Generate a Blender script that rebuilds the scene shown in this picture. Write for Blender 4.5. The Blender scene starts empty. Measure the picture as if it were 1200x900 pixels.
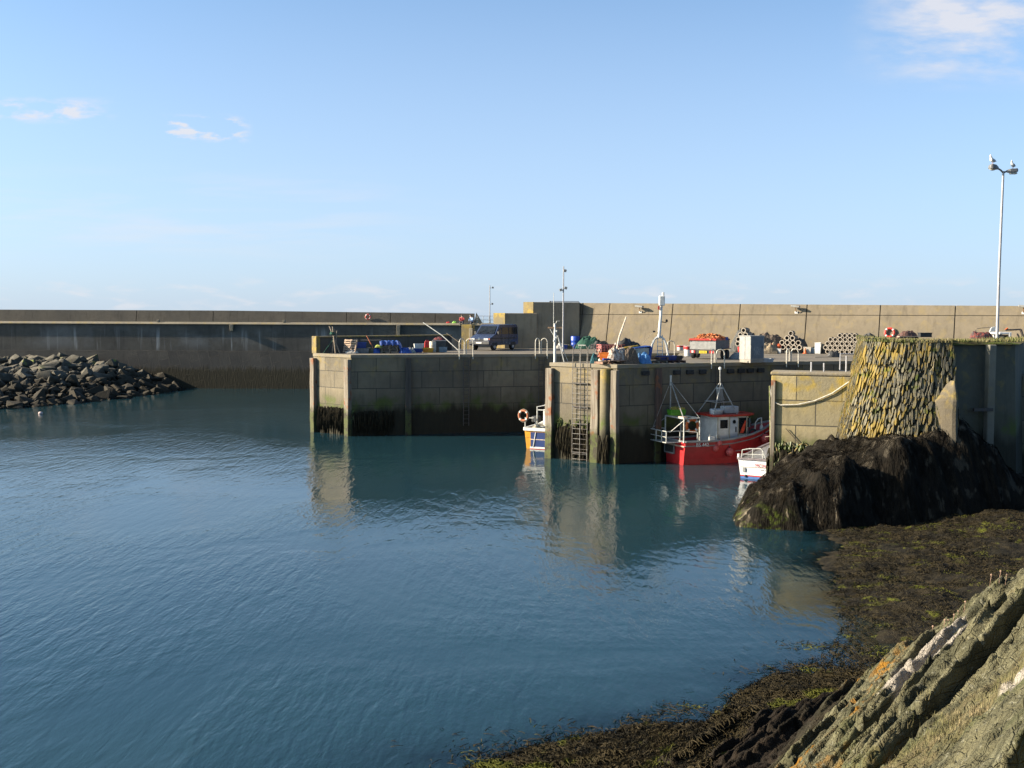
import bpy, bmesh, math, random
import numpy as np
from mathutils import Vector, Matrix
R = math.radians
C = bpy.context.scene.collection
random.seed(7); RNG = np.random.default_rng(11)

# ------------------------------------------------------------------ camera
FOC, HC = 1250.0, 8.5
pitch, roll = math.atan(79.0/FOC), R(0.25)
fwd = Vector((0, math.cos(pitch), -math.sin(pitch)))
r0 = Vector((1, 0, 0)); u0 = r0.cross(fwd)
rgt = r0*math.cos(roll) + u0*math.sin(roll); upv = u0*math.cos(roll) - r0*math.sin(roll)
def ray(px, py): return fwd + rgt*((px-600)/FOC) + upv*((450-py)/FOC)
def at_z(px, py, z):
    d = ray(px, py); t = (z-HC)/d.z
    return Vector((d.x*t, d.y*t, z))
def at_y(px, py, Y):
    d = ray(px, py); t = Y/d.y
    return Vector((d.x*t, Y, HC+d.z*t))
DK = 5.75
def dk(px, py, z=DK): return at_z(px, py, z)
def on(px, Y, z=DK):                      # a point on the deck at picture column px and distance Y
    p = at_y(px, 400, Y); return Vector((p.x, Y, z))

# ------------------------------------------------------------------ mesh builder
class MB:
    def __init__(s): s.v = []; s.f = []; s.uv = None
    def add(s, vs, fs):
        o = len(s.v); s.v += [tuple(v) for v in vs]; s.f += [tuple(i+o for i in f) for f in fs]; return s
    def box(s, c, d, rz=0, m=None, taper=1.0, tilt=0):
        x, y, z = d[0]/2, d[1]/2, d[2]/2
        vs = [Vector((sx*x*(taper if sz > 0 else 1), sy*y*(taper if sz > 0 else 1), sz*z)) for sz in (-1, 1) for sx, sy in ((-1,-1),(1,-1),(1,1),(-1,1))]
        M = Matrix.Translation(c) @ Matrix.Rotation(rz, 4, 'Z') @ Matrix.Rotation(tilt, 4, 'Y')
        if m: M = m @ M
        return s.add([M @ v for v in vs], [(3,2,1,0),(4,5,6,7),(0,1,5,4),(1,2,6,5),(2,3,7,6),(3,0,4,7)])
    def loft(s, rings, cap=True, closed=True):
        n = len(rings[0]); o = len(s.v)
        for r in rings: s.v += [tuple(p) for p in r]
        for i in range(len(rings)-1):
            for j in range(n if closed else n-1):
                k = (j+1) % n
                s.f.append((o+i*n+j, o+i*n+k, o+(i+1)*n+k, o+(i+1)*n+j))
        if cap:
            s.f.append(tuple(o+j for j in reversed(range(n)))); e = o+(len(rings)-1)*n
            s.f.append(tuple(e+j for j in range(n)))
        return s
    def tube(s, pts, r, n=8, cap=True):
        pts = [Vector(p) for p in pts]; rings = []; ref = None
        for i, p in enumerate(pts):
            a = pts[max(i-1, 0)]; b = pts[min(i+1, len(pts)-1)]; t = (b-a).normalized()
            if ref is None: ref = Vector((0,0,1)) if abs(t.z) < .9 else Vector((1,0,0))
            x = ref.cross(t)
            if x.length < 1e-4: x = Vector((0,1,0)).cross(t)
            x.normalize(); y = t.cross(x); ref = y
            rr = r[i] if isinstance(r, (list, tuple)) else r
            rings.append([p + (x*math.cos(2*math.pi*j/n) + y*math.sin(2*math.pi*j/n))*rr for j in range(n)])
        return s.loft(rings, cap)
    def lathe(s, prof, c=(0,0,0), n=16, m=None, cap=True):
        M = Matrix.Translation(c) @ (m or Matrix())
        rings = [[M @ Vector((r*math.cos(2*math.pi*j/n), r*math.sin(2*math.pi*j/n), z)) for j in range(n)] for r, z in prof]
        return s.loft(rings, cap)
    def prism(s, poly, z0, z1, m=None, inset=0):
        n = len(poly); cx = sum(p[0] for p in poly)/n; cy = sum(p[1] for p in poly)/n
        a = [Vector((p[0], p[1], z0)) for p in poly]
        b = [Vector((p[0]+(cx-p[0])*inset, p[1]+(cy-p[1])*inset, z1)) for p in poly]
        if m: a = [m @ v for v in a]; b = [m @ v for v in b]
        return s.loft([a, b])
    def ball(s, c, r, n=14, sq=(1,1,1)):
        prof = [(math.sin(math.pi*i/(n//2)), -math.cos(math.pi*i/(n//2))) for i in range(n//2+1)]
        rings = []
        for a, b in prof:
            a = max(a, .02)
            rings.append([Vector((c[0]+r*sq[0]*a*math.cos(2*math.pi*j/n), c[1]+r*sq[1]*a*math.sin(2*math.pi*j/n), c[2]+r*sq[2]*b)) for j in range(n)])
        return s.loft(rings)
    def torus(s, c, Rr, r, ax='Y', n=24, k=8, arc=(0, 2*math.pi), m=None):
        rings = []; full = abs(arc[1]-arc[0]-2*math.pi) < 1e-3
        N = n if full else n+1
        for i in range(N):
            a = arc[0]+(arc[1]-arc[0])*i/n; ring = []
            for j in range(k):
                b = 2*math.pi*j/k; q = Rr+r*math.cos(b); h = r*math.sin(b)
                v = Vector((q*math.cos(a), h, q*math.sin(a))) if ax == 'Y' else (Vector((q*math.cos(a), q*math.sin(a), h)) if ax == 'Z' else Vector((h, q*math.cos(a), q*math.sin(a))))
                ring.append((m @ v if m else v) + Vector(c))
            rings.append(ring)
        if full: rings.append(rings[0])
        return s.loft(rings, not full)
    def grid(s, P):                       # P: rows of points
        n = len(P[0]); o = len(s.v)
        for r in P: s.v += [tuple(p) for p in r]
        for i in range(len(P)-1):
            for j in range(n-1): s.f.append((o+i*n+j, o+i*n+j+1, o+(i+1)*n+j+1, o+(i+1)*n+j))
        return s
    def b(s, name, mat, par=None, loc=(0,0,0), rz=0, smooth=False, bev=0, seg=2, rot=None):
        me = bpy.data.meshes.new(name); me.from_pydata(s.v, [], s.f); me.materials.append(mat)
        bm = bmesh.new(); bm.from_mesh(me); bmesh.ops.recalc_face_normals(bm, faces=bm.faces); bm.to_mesh(me); bm.free()
        if s.uv:                          # uv: function of (vertex, normal)
            lay = me.uv_layers.new(name='UVMap')
            for p in me.polygons:
                for li in p.loop_indices: lay.data[li].uv = s.uv(me.vertices[me.loops[li].vertex_index].co, p.normal)
        o = bpy.data.objects.new(name, me); C.objects.link(o)
        o.location = loc; o.rotation_euler = rot if rot else (0, 0, rz)
        if par: o.parent = par
        if smooth:
            me.polygons.foreach_set('use_smooth', [True]*len(me.polygons))
            try: me.set_sharp_from_angle(angle=R(40))
            except Exception: pass
        if bev:
            md = o.modifiers.new('bevel', 'BEVEL'); md.width = bev; md.segments = seg; md.limit_method = 'ANGLE'; md.angle_limit = R(35)
        return o

def tag(o, label, cat, group=None, kind=None):
    if label: o['label'] = label
    if cat: o['category'] = cat
    if group: o['group'] = group
    if kind: o['kind'] = kind
    return o
def struct(o): o['kind'] = 'structure'; return o
def T(name, label, cat, loc=(0,0,0), rz=0, group=None, rot=None):
    o = bpy.data.objects.new(name, None); o.empty_display_size = .1; C.objects.link(o)
    o.location = loc; o.rotation_euler = rot if rot else (0, 0, rz)
    return tag(o, label, cat, group)
def dup(root, loc, rz=0, label=None, group=None, scale=None, rot=None):
    r = root.copy(); C.objects.link(r); r.location = loc; r.rotation_euler = rot if rot else (0, 0, rz)
    if label: r['label'] = label
    if group: r['group'] = group
    if scale: r.scale = (scale,)*3
    for ch in list(root.children):
        c = ch.copy(); C.objects.link(c); c.parent = r
        for g in list(ch.children):
            d = g.copy(); C.objects.link(d); d.parent = c
    return r
def text(name, body, size, mat, par, loc, rot, ext=.004):
    cu = bpy.data.curves.new(name, 'FONT'); cu.body = body; cu.size = size; cu.extrude = ext; cu.align_x = 'CENTER'; cu.align_y = 'CENTER'
    cu.materials.append(mat)
    o = bpy.data.objects.new(name, cu); C.objects.link(o); o.location = loc; o.rotation_euler = rot
    bpy.context.view_layer.update()
    me = bpy.data.meshes.new_from_object(o.evaluated_get(bpy.context.evaluated_depsgraph_get()), depsgraph=bpy.context.evaluated_depsgraph_get())
    bpy.data.objects.remove(o); bpy.data.curves.remove(cu); me.name = name
    if not me.materials: me.materials.append(mat)
    o = bpy.data.objects.new(name, me); C.objects.link(o); o.location = loc; o.rotation_euler = rot
    if par: o.parent = par
    return o

# ------------------------------------------------------------------ numpy noise
def vnoise(x, y, seed=0):
    x = np.asarray(x, float); y = np.asarray(y, float)
    xi = np.floor(x).astype(np.int64); yi = np.floor(y).astype(np.int64); xf = x-xi; yf = y-yi
    def h(a, b):
        n = (a*374761393 + b*668265263 + seed*974634) & 0x7fffffff
        n = ((n ^ (n >> 13))*1274126177) & 0x7fffffff
        return ((n ^ (n >> 16)) & 0xffff)/65535.0
    u = xf*xf*(3-2*xf); v = yf*yf*(3-2*yf)
    return (h(xi,yi)*(1-u)+h(xi+1,yi)*u)*(1-v) + (h(xi,yi+1)*(1-u)+h(xi+1,yi+1)*u)*v
def fbm(x, y, o=4, seed=0, g=.5):
    s = 0; a = 1; t = 0
    for i in range(o):
        s = s + a*vnoise(np.asarray(x)*2**i+13.1*i, np.asarray(y)*2**i+7.7*i, seed+i); t += a; a *= g
    return s/t
def ridge(x, y, o=4, seed=0):
    s = 0; a = 1; t = 0
    for i in range(o):
        s = s + a*(1-np.abs(2*vnoise(np.asarray(x)*2**i+3.1*i, np.asarray(y)*2**i+5.7*i, seed+i)-1)); t += a; a *= .5
    return s/t
def sstep(a, b, x): t = np.clip((x-a)/(b-a), 0, 1); return t*t*(3-2*t)

# ------------------------------------------------------------------ materials
class NT:
    def __init__(s, name):
        s.m = bpy.data.materials.new(name); s.m.use_nodes = True; s.t = s.m.node_tree; s.N = s.t.nodes; s.L = s.t.links
        s.bsdf = s.N['Principled BSDF']; s._geo = None; s._tc = None
    def put(s, sock, v):
        if isinstance(v, bpy.types.NodeSocket): s.L.new(v, sock)
        elif v is not None:
            if isinstance(v, (tuple, list)) and len(v) == 3 and sock.type == 'RGBA': v = (*v, 1)
            sock.default_value = v
    def tc(s, k='Object'):
        if not s._tc: s._tc = s.N.new('ShaderNodeTexCoord')
        return s._tc.outputs[k]
    def pos(s):
        if not s._geo: s._geo = s.N.new('ShaderNodeNewGeometry')
        return s._geo.outputs['Position']
    def nrm(s): s.pos(); return s._geo.outputs['Normal']
    def map(s, vec, scale=(1,1,1), rot=(0,0,0), loc=(0,0,0)):
        n = s.N.new('ShaderNodeMapping'); s.put(n.inputs['Vector'], vec); n.inputs['Scale'].default_value = scale; n.inputs['Rotation'].default_value = rot; n.inputs['Location'].default_value = loc
        return n.outputs[0]
    def noise(s, vec, scale, detail=4, dist=0, rough=.55):
        n = s.N.new('ShaderNodeTexNoise'); s.put(n.inputs['Vector'], vec); n.inputs['Scale'].default_value = scale; n.inputs['Detail'].default_value = detail
        n.inputs['Distortion'].default_value = dist; n.inputs['Roughness'].default_value = rough
        return n.outputs[0]
    def voro(s, vec, scale, feat='F1', rnd=1):
        n = s.N.new('ShaderNodeTexVoronoi'); n.feature = feat; s.put(n.inputs['Vector'], vec); n.inputs['Scale'].default_value = scale; n.inputs['Randomness'].default_value = rnd
        return n
    def rng(s, v, a, b, c=0, d=1, smooth=True):
        n = s.N.new('ShaderNodeMapRange'); n.interpolation_type = 'SMOOTHSTEP' if smooth else 'LINEAR'
        s.put(n.inputs[0], v)
        for i, q in enumerate((a, b, c, d)): n.inputs[i+1].default_value = q
        return n.outputs[0]
    def math(s, op, a, b=0, c=0):
        n = s.N.new('ShaderNodeMath'); n.operation = op
        for i, q in enumerate((a, b, c)): s.put(n.inputs[i], q)
        return n.outputs[0]
    def mul(s, a, b): return s.math('MULTIPLY', a, b)
    def mix(s, f, a, b, mode='MIX'):
        n = s.N.new('ShaderNodeMix'); n.data_type = 'RGBA'; n.blend_type = mode
        s.put(n.inputs['Factor'], f); s.put(n.inputs[6], a); s.put(n.inputs[7], b)
        return n.outputs[2]
    def sep(s, v):
        n = s.N.new('ShaderNodeSeparateXYZ'); s.put(n.inputs[0], v); return n.outputs
    def attr(s, name):
        n = s.N.new('ShaderNodeAttribute'); n.attribute_name = name; return n.outputs
    def bump(s, h, strength=.4, dist=.05, prev=None):
        n = s.N.new('ShaderNodeBump'); s.put(n.inputs['Height'], h); n.inputs['Strength'].default_value = strength; n.inputs['Distance'].default_value = dist
        if prev is not None: s.put(n.inputs['Normal'], prev)
        return n.outputs[0]
    def out(s, col, rough=.8, nrm=None, metal=0, spec=.5):
        s.put(s.bsdf.inputs['Base Color'], col); s.put(s.bsdf.inputs['Roughness'], rough); s.bsdf.inputs['Metallic'].default_value = metal
        s.bsdf.inputs['Specular IOR Level'].default_value = spec
        if nrm is not None: s.put(s.bsdf.inputs['Normal'], nrm)
        return s.m
_M = {}; PG = .66          # darkens all non-metal base colours to suit the exposure
def pm(name, c1, c2=None, scale=6, rough=.7, bump=.25, metal=0, stretch=(1,1,1), dirt=None, coord='Object', lo=.38, hi=.62, spec=.4):
    """plain procedural material: two colours broken up by noise, a speckle of dirt, fine bump"""
    if name in _M: return _M[name]
    assert c1 is not None, name
    n = NT(name); c2 = c2 or tuple(x*.72 for x in c1)
    if metal < .5: c1 = tuple(x*PG for x in c1); c2 = tuple(x*PG for x in c2)
    v = n.map(n.tc(coord), stretch)
    f = n.rng(n.noise(v, scale, 5), lo, hi)
    col = n.mix(f, c1, c2)
    if dirt: col = n.mix(n.rng(n.noise(v, scale*2.3, 6), .55, .72), col, dirt)
    nb = n.bump(n.noise(v, scale*5, 5), bump, .02) if bump else None
    _M[name] = n.out(col, n.rng(n.noise(v, scale*1.7, 3), .3, .7, rough*.85, min(1, rough*1.15)), nb, metal, spec)
    return _M[name]
# ================================================================== materials of the setting
WEED, WEED2 = (.012,.011,.007), (.028,.024,.012)
GREEN = (.055,.075,.012)
def concrete(name, base, base2, joints=None, lichen=.5, tide=True, streak=.5, white=0, jcol=(.05,.047,.04), top=None, tidez=1.75, rotj=0, bumpy=.35, algae=.8):
    n = NT(name); P = n.pos(); z = n.sep(P)[2]; uv = n.tc('UV')
    st = n.map(P, (1,1,.12))
    col = n.mix(n.rng(n.noise(P, .35, 5), .35, .65), base, base2)
    col = n.mix(n.mul(n.rng(n.noise(P, 2.2, 6), .4, .75), .35), col, tuple(x*.55 for x in base))
    h = n.noise(P, 9, 6)
    if joints:
        w, r, off = joints
        bk = n.N.new('ShaderNodeTexBrick'); n.put(bk.inputs['Vector'], n.map(uv, (1,1,1), (0,0,rotj), (0,off,0)))
        n.put(bk.inputs['Color1'], (.8,.8,.8,1)); n.put(bk.inputs['Color2'], (1.15,1.12,1.05,1)); n.put(bk.inputs['Mortar'], (.2,.2,.2,1))
        bk.inputs['Scale'].default_value = 1; bk.inputs['Brick Width'].default_value = w; bk.inputs['Row Height'].default_value = r
        bk.inputs['Mortar Size'].default_value = .028; bk.inputs['Mortar Smooth'].default_value = .3; bk.inputs['Bias'].default_value = 0; bk.offset = .43
        col = n.mix(1, col, bk.outputs[0], 'MULTIPLY')
        col = n.mix(n.mul(bk.outputs[1], .8), col, jcol)
        h = n.math('SUBTRACT', h, n.mul(bk.outputs[1], 2.5))
    if streak: col = n.mix(n.mul(n.rng(n.noise(st, 2.6, 5), .52, .75), streak), col, tuple(x*.35 for x in base))
    if white:
        wm = n.mul(n.rng(n.noise(n.map(P, (1,1,.06)), 1.5, 6), .56, .74), n.mul(n.rng(z, 4.0, 5.0), n.rng(z, 7.5, 6.0)))
        col = n.mix(n.mul(wm, white), col, (.30,.305,.30))
        wm2 = n.mul(n.rng(n.noise(P, .22, 6), .5, .7), n.mul(n.rng(z, 4.2, 5.4), n.rng(z, 7.7, 6.6)))
        col = n.mix(n.mul(wm2, white*.8), col, (.15,.153,.15))
    if lichen:
        lm = n.mul(n.rng(n.noise(P, 1.7, 7, .4), .53-.1*lichen, .7), n.rng(z, 3.6, 5.6, .0, 1))
        col = n.mix(n.mul(lm, lichen), col, (.27,.19,.03))
    if tide:
        zz = n.math('ADD', z, n.mul(n.math('SUBTRACT', n.noise(n.map(P, (1,1,.25)), 1.6, 5), .5), -1.5))
        col = n.mix(n.rng(zz, tidez+1.6, tidez+.5, 0, .55), col, (.055,.052,.03) if algae else (.036,.035,.033))
        gm = n.mul(n.rng(n.noise(P, .9, 5), .46, .62), n.mul(n.rng(zz, tidez-.5, tidez+.1), n.rng(zz, tidez+1.2, tidez+.6)))
        col = n.mix(n.mul(gm, algae), col, GREEN)
        wk = n.mix(n.noise(n.map(P, (1,1,.15)), 7, 4), WEED, WEED2)
        wmask = n.rng(zz, tidez+.5, tidez-.25)
        col = n.mix(wmask, col, wk)
        h = n.math('ADD', h, n.mul(n.mul(wmask, n.noise(n.map(P, (1,1,.12)), 9, 5)), 2))
    return n.out(col, .9, n.bump(h, bumpy, .04), 0, .3)
QB, QB2 = (.152,.13,.092), (.108,.094,.071)
M_quay = concrete('quay_concrete_blocks', QB, QB2, (2.3,1.2,.25), .35)
M_quay3 = concrete('lichened_concrete_blocks', (.25,.21,.12), (.205,.18,.122), (2.1,1.2,.25), .9)
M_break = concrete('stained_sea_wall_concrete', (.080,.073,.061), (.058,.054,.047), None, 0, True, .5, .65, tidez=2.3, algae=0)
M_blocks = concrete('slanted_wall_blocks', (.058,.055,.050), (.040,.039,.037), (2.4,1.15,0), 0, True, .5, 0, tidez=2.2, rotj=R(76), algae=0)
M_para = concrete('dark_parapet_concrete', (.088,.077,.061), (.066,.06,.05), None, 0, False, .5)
M_wall = concrete('tan_sea_wall_concrete', (.148,.122,.086), (.124,.104,.075), None, .14, False, .42, bumpy=.2)
M_coping = concrete('coping_concrete', (.19,.165,.122), (.15,.13,.098), None, .35, False, .2)
M_deck = concrete('quay_deck_concrete', (.135,.117,.093), (.10,.09,.075), None, 0, False, 0)
M_yel = concrete('sunlit_lichen_concrete', (.165,.128,.06), (.13,.108,.066), None, .9, False, .3)
M_dkconc = concrete('shaded_tower_render', (.085,.08,.058), (.055,.052,.042), None, .25, True, .5, tidez=3.2)
def timber(name, c1, c2, weedz=1.9):
    n = NT(name); P = n.pos(); z = n.sep(P)[2]; st = n.map(P, (1,1,.06))
    col = n.mix(n.rng(n.noise(st, 9, 6), .4, .62), c1, c2)
    col = n.mix(n.rng(n.noise(P, 1.3, 5), .56, .66), col, (.16,.06,.025))
    zz = n.math('ADD', z, n.mul(n.noise(P, 2.5, 4), -1.4))
    col = n.mix(n.rng(zz, weedz-.4, weedz-1.2), col, n.mix(n.rng(n.noise(P, 3, 4), .45, .6), (.05,.058,.014), WEED2))
    return n.out(col, .9, n.bump(n.noise(st, 14, 5), .6, .03))
M_pile = timber('weathered_pile_timber', (.18,.155,.12), (.11,.09,.067))

def perim_uv(poly):
    """u runs along the outline, v is the height: blocks keep their size on every face"""
    segs = []; acc = 0
    for i in range(len(poly)):
        a = Vector(poly[i][:2]); b = Vector(poly[(i+1) % len(poly)][:2]); segs.append((a, b, acc)); acc += (b-a).length
    def f(co, nrm):
        if abs(nrm.z) > .8: return (co.x, co.y)
        best = None
        for a, b, s in segs:
            d = (b-a).normalized(); nn = Vector((d.y, -d.x)); p = Vector((co.x, co.y))-a
            k = abs(p.dot(nn)) + 1.5*(1-abs(nn.dot(Vector((nrm.x, nrm.y)).normalized())))
            t = p.dot(d)
            if t < -.4 or t > (b-a).length+.4: k += 5
            if best is None or k < best[0]: best = (k, s+t)
        return (best[1], co.z)
    return f
def edge_strip(path, w, z0, z1, out=.06):
    """a coping along an open path, its outer edge proud of the face by out; path runs with the land on its left"""
    m = MB(); pts = [Vector(p[:2]) for p in path]; L = []; Rr = []
    for i, p in enumerate(pts):
        ds = []
        if i: ds.append((p-pts[i-1]).normalized())
        if i < len(pts)-1: ds.append((pts[i+1]-p).normalized())
        d = sum(ds, Vector((0,0))).normalized(); nn = Vector((d.y, -d.x)); k = 1/max(.5, nn.dot(Vector((ds[0].y, -ds[0].x))))
        Rr.append(p+nn*out*k); L.append(p-nn*w*k)
    rings = [[(a.x,a.y,z0),(b.x,b.y,z0),(b.x,b.y,z1),(a.x,a.y,z1)] for a, b in zip(L, Rr)]
    return m.loft(rings)
def fronds(m, a, b, z0, z1, n, nrm, lmin=.4, lmax=1.2, rng=random):
    """strap weed hanging against a face from a to b"""
    a = Vector((a[0],a[1],0)); b = Vector((b[0],b[1],0)); nv = Vector(nrm).normalized(); tv = (b-a).normalized()
    for i in range(n):
        p = a.lerp(b, rng.random()); z = z0+(z1-z0)*rng.random(); L = rng.uniform(lmin, lmax); w = rng.uniform(.03, .09)
        rows = []; sw = rng.uniform(-.1, .1); off = rng.uniform(.02, .10)
        for k in range(4):
            t = k/3; q = p+tv*(sw*t*t); ww = w*(1-.75*t*t); o = off*(.4+1.2*math.sin(t*2.6))
            c = Vector((q.x, q.y, max(z-L*t, -.3)))+nv*o
            rows.append([c-tv*ww, c+nv*(.02+ww*.5), c+tv*ww])
        m.grid(rows)

# ------------------------------------------------------------------ quay plan
a_ = at_z(368, 506.0, 0); b_ = at_z(412, 511.0, 0)
A_ = at_z(645, 536.5, 0); B_ = at_z(722, 543.6, 0)
a_, b_, A_, B_ = [Vector((p.x, p.y)) for p in (a_, b_, A_, B_)]
D_ = Vector((13.0, 82.2)); C_ = A_+Vector((8.2, 5.9)); E_ = Vector((15.9, 66.6)); F_ = Vector((24.0, 69.2))
J_ = Vector((5.0, 94.2)); W1 = Vector((40.0, 76.0))
par1 = Vector((-5.0, 88.5))
quay = [a_, b_, D_, C_, A_, B_, E_, F_, Vector((24,54)), Vector((70,54)), Vector((70,60)), W1+Vector((2,1)), Vector((6,96)), Vector((-3,95)), par1]
tq = T('stone_quay', 'long concrete block quay and its two pier arms around the dock with the red boat', 'quay', (0,0,0))
m = MB(); m.prism([(p.x,p.y) for p in quay], -3, DK-.16); m.uv = perim_uv(quay); m.b('block_wall', M_quay, tq)
m = MB(); m.prism([(p.x,p.y) for p in quay], DK-.157, DK-.02); m.b('deck_slab', M_deck, tq)
edge_strip([a_, b_, D_], .55, DK-.22, DK+.012).b('coping', M_coping, tq, bev=.03)
edge_strip([D_, C_], .5, DK-.22, DK+.010).b('coping', M_coping, tq, bev=.03)
edge_strip([C_+(A_-C_)*.06, A_, B_, E_, F_], .55, DK-.22, DK+.014).b('coping', M_coping, tq, bev=.03)
# dark rubber rubbing blocks below the coping of the dock side
dE = (E_-B_).normalized(); nE = Vector((dE.y, -dE.x))
for px in (756, 793, 808, 823, 856, 868, 879, 891):
    best = min((abs(on(px, (B_+dE*t).y).x-(B_+dE*t).x), t) for t in np.linspace(0, (E_-B_).length*1.05, 400))
    p = B_+dE*best[1]+nE*.08
    MB().box((p.x, p.y, DK-.52), (.48,.2,.26), math.atan2(dE.y, dE.x)).b('rubbing_block', pm('black_rubber', (.018,.018,.018), (.03,.03,.03), 5, .8), tq, bev=.03)
# vertical recesses with iron columns on the shaded faces
def pilaster(p, d, w, par, mat, z1=DK-.24, out=.10):
    nn = Vector((d.y, -d.x)); q = p+nn*out*.5
    return MB().box((q.x, q.y, (z1-1.2)/2), (w, out, z1+1.2), math.atan2(d.y, d.x)).b('fender_column', mat, par, bev=.02)
dF = (D_-b_).normalized()
M_dkt = timber('dark_wet_timber', (.06,.052,.042), (.035,.032,.028))
for px in (478,):
    t = next(t for t in np.linspace(0, 20, 800) if on(px, (b_+dF*t).y).x <= (b_+dF*t).x); pilaster(b_+dF*t, dF, .42, tq, M_dkt, out=.2)
for px in (771,):
    t = next(t for t in np.linspace(0, 14, 800) if on(px, (B_+dE*t).y).x <= (B_+dE*t).x); pilaster(B_+dE*t, dE, .4, tq, timber('rusty_timber', (.10,.06,.045), (.06,.04,.03)), out=.2)
# timber fender piles at the pier heads (world sized, sunk into the water)
def pile(px, py_top, base, w, out_dir, h=None):
    p = base+out_dir*(w*.22)
    m = MB(); z1 = DK-.32; rows = []
    for k in range(9):
        z = -1.5+(z1+1.5)*k/8; s = w*(.5+random.uniform(-.035,.02)); jx, jy = random.uniform(-.02,.02), random.uniform(-.02,.02)
        ang = math.atan2(out_dir.y, out_dir.x)
        rows.append([(p.x+jx+(cx*math.cos(ang)-cy*math.sin(ang))*s, p.y+jy+(cx*math.sin(ang)+cy*math.cos(ang))*s, z) for cx, cy in ((-1,-1),(1,-1),(1,1),(-1,1))])
    m.loft(rows); m.b('timber_pile', M_pile, tq, bev=.03)
eA = (b_-a_).normalized(); nA = Vector((eA.y, -eA.x))
pile(0, 0, a_+eA*.15, .45, nA); pile(0, 0, b_-eA*.22, .45, nA)
eB = (B_-A_).normalized(); nB = Vector((eB.y, -eB.x))
LB = (B_-A_).length
pile(0, 0, A_+eB*.02, .46, nB); pile(0, 0, A_+eB*(LB*.71), .5, nB); pile(0, 0, A_+eB*(LB*.985), .42, nB)
p = A_+eB*(LB*.86)+nB*.18
MB().tube([(p.x,p.y,-2),(p.x,p.y,2),(p.x,p.y,DK-.24)], .34, 14).b('round_pillar', concrete('pillar_concrete', (.15,.128,.075), (.125,.11,.08), (9,1.2,.25), .8), tq, smooth=True)
# weed hanging on the sunlit pier heads
M_wrack = pm('brown_strap_weed', (.030,.024,.012), (.014,.012,.007), 5, .8, .2, spec=.12)
m = MB()
fronds(m, a_+eA*.5+nA*.0, b_-eA*.5, 1.35, 2.0, 190, (nA.x,nA.y,0), .6, 1.7)
fronds(m, A_+eB*.4, A_+eB*(LB*.66), 1.0, 2.15, 230, (nB.x,nB.y,0), .4, 1.3)
fronds(m, A_+eB*(LB*.8)+nB*.4, A_+eB*(LB*.93)+nB*.4, .9, 1.7, 70, (nB.x,nB.y,0), .5, 1.4)
fronds(m, b_+dF*.1, b_+dF*3, .9, 1.8, 120, (dF.y,-dF.x,0), .5, 1.4)
o = m.b('hanging_weed', M_wrack, tq); o['kind'] = 'stuff'
m = MB()
fronds(m, A_+eB*.45, A_+eB*(LB*.62), 2.0, 2.5, 26, (nB.x,nB.y,0), .1, .35)
fronds(m, A_+eB*(LB*.6), A_+eB*(LB*.7), 1.2, 2.0, 26, (nB.x,nB.y,0), .2, .6)
fronds(m, a_+eA*3.8, b_+dF*.2, 1.2, 2.2, 24, (nA.x,nA.y,0), .2, .6)
o = m.b('green_weed', pm('green_sea_lettuce', (.075,.10,.014), (.04,.055,.010), 4, .5), tq); o['kind'] = 'stuff'

# low seaward wall on the outer pier
tp = T('quay_side_wall', 'low lichen-edged concrete wall behind the pallets on the outer pier', 'low wall', (0,0,0))
pa = a_+Vector((.35,.75)); pdir = (par1-pa).normalized(); pn = Vector((pdir.y,-pdir.x))
def wallbox(p, q, th, z0, z1, name, mat, par, off=0, bev=.03):
    d = (q-p).normalized(); c = (p+q)/2+Vector((-d.y,d.x))*(th/2+off)
    m = MB().box((c.x,c.y,(z0+z1)/2), ((q-p).length, th, z1-z0), math.atan2(d.y,d.x)); m.uv = lambda co, n: (co.x, co.z)
    return m.b(name, mat, par, bev=bev)
wallbox(pa+pdir*.02, par1, .5, DK-.1, DK+1.12, 'wall', M_para, tp)
wallbox(pa-pdir*.0, par1, .62, DK+1.122, DK+1.24, 'coping', M_yel, tp, -.06)
e0 = pa-pdir*.36
wallbox(e0, pa+pdir*.0, .56, DK-.02, DK+1.25, 'end_pier', M_yel, tp, -.03)
# yellow block pier at the inner end of that wall
tb = T('gate_pier', 'squat sunlit concrete pier with a narrow post, left of the dark van', 'pier')
q0 = Vector((on(542, 91).x, 91.0)); 
MB().box((q0.x+.45, 91.6, 6.7), (.92,.9,2.2), R(-12)).b('block', M_yel, tb, bev=.03)
MB().box((q0.x+.75, 90.95, 6.55), (.32,.3,1.9), R(-12)).b('post', M_coping, tb, bev=.03)

# ------------------------------------------------------------------ breakwater
tw = T('breakwater', 'long dark sea wall with pale walkway edge crossing the far side of the water', 'sea wall')
YB = 124.5
BL, BR = -420.0, on(566, YB).x
def wquad(x0, x1, zb, zt, y, name, mat, th=1.0, batter=0, par=tw):
    nx = max(1, int((x1-x0)/4)); m = MB()
    rows = [[(x0+(x1-x0)*i/nx, y-(zt-z)*batter, z) for i in range(nx+1)] for z in np.linspace(zb, zt, 4)]
    m.grid(rows); m.grid([[(x0+(x1-x0)*i/nx, y+th, z) for i in range(nx+1)] for z in (zt, zb)])
    m.add([(x0,y,zt),(x1,y,zt),(x1,y+th,zt),(x0,y+th,zt)], [(0,1,2,3)])
    m.add([(x1,y-(zt-zb)*batter,zb),(x1,y+th,zb),(x1,y+th,zt),(x1,y,zt)], [(0,1,2,3)])
    m.uv = lambda co, n: (co.x, co.z); return m.b(name, mat, par)
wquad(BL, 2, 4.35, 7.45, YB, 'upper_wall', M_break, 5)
wquad(BL, 2, -2, 4.34, YB-.25, 'block_courses', M_blocks, 4, .10)
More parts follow.
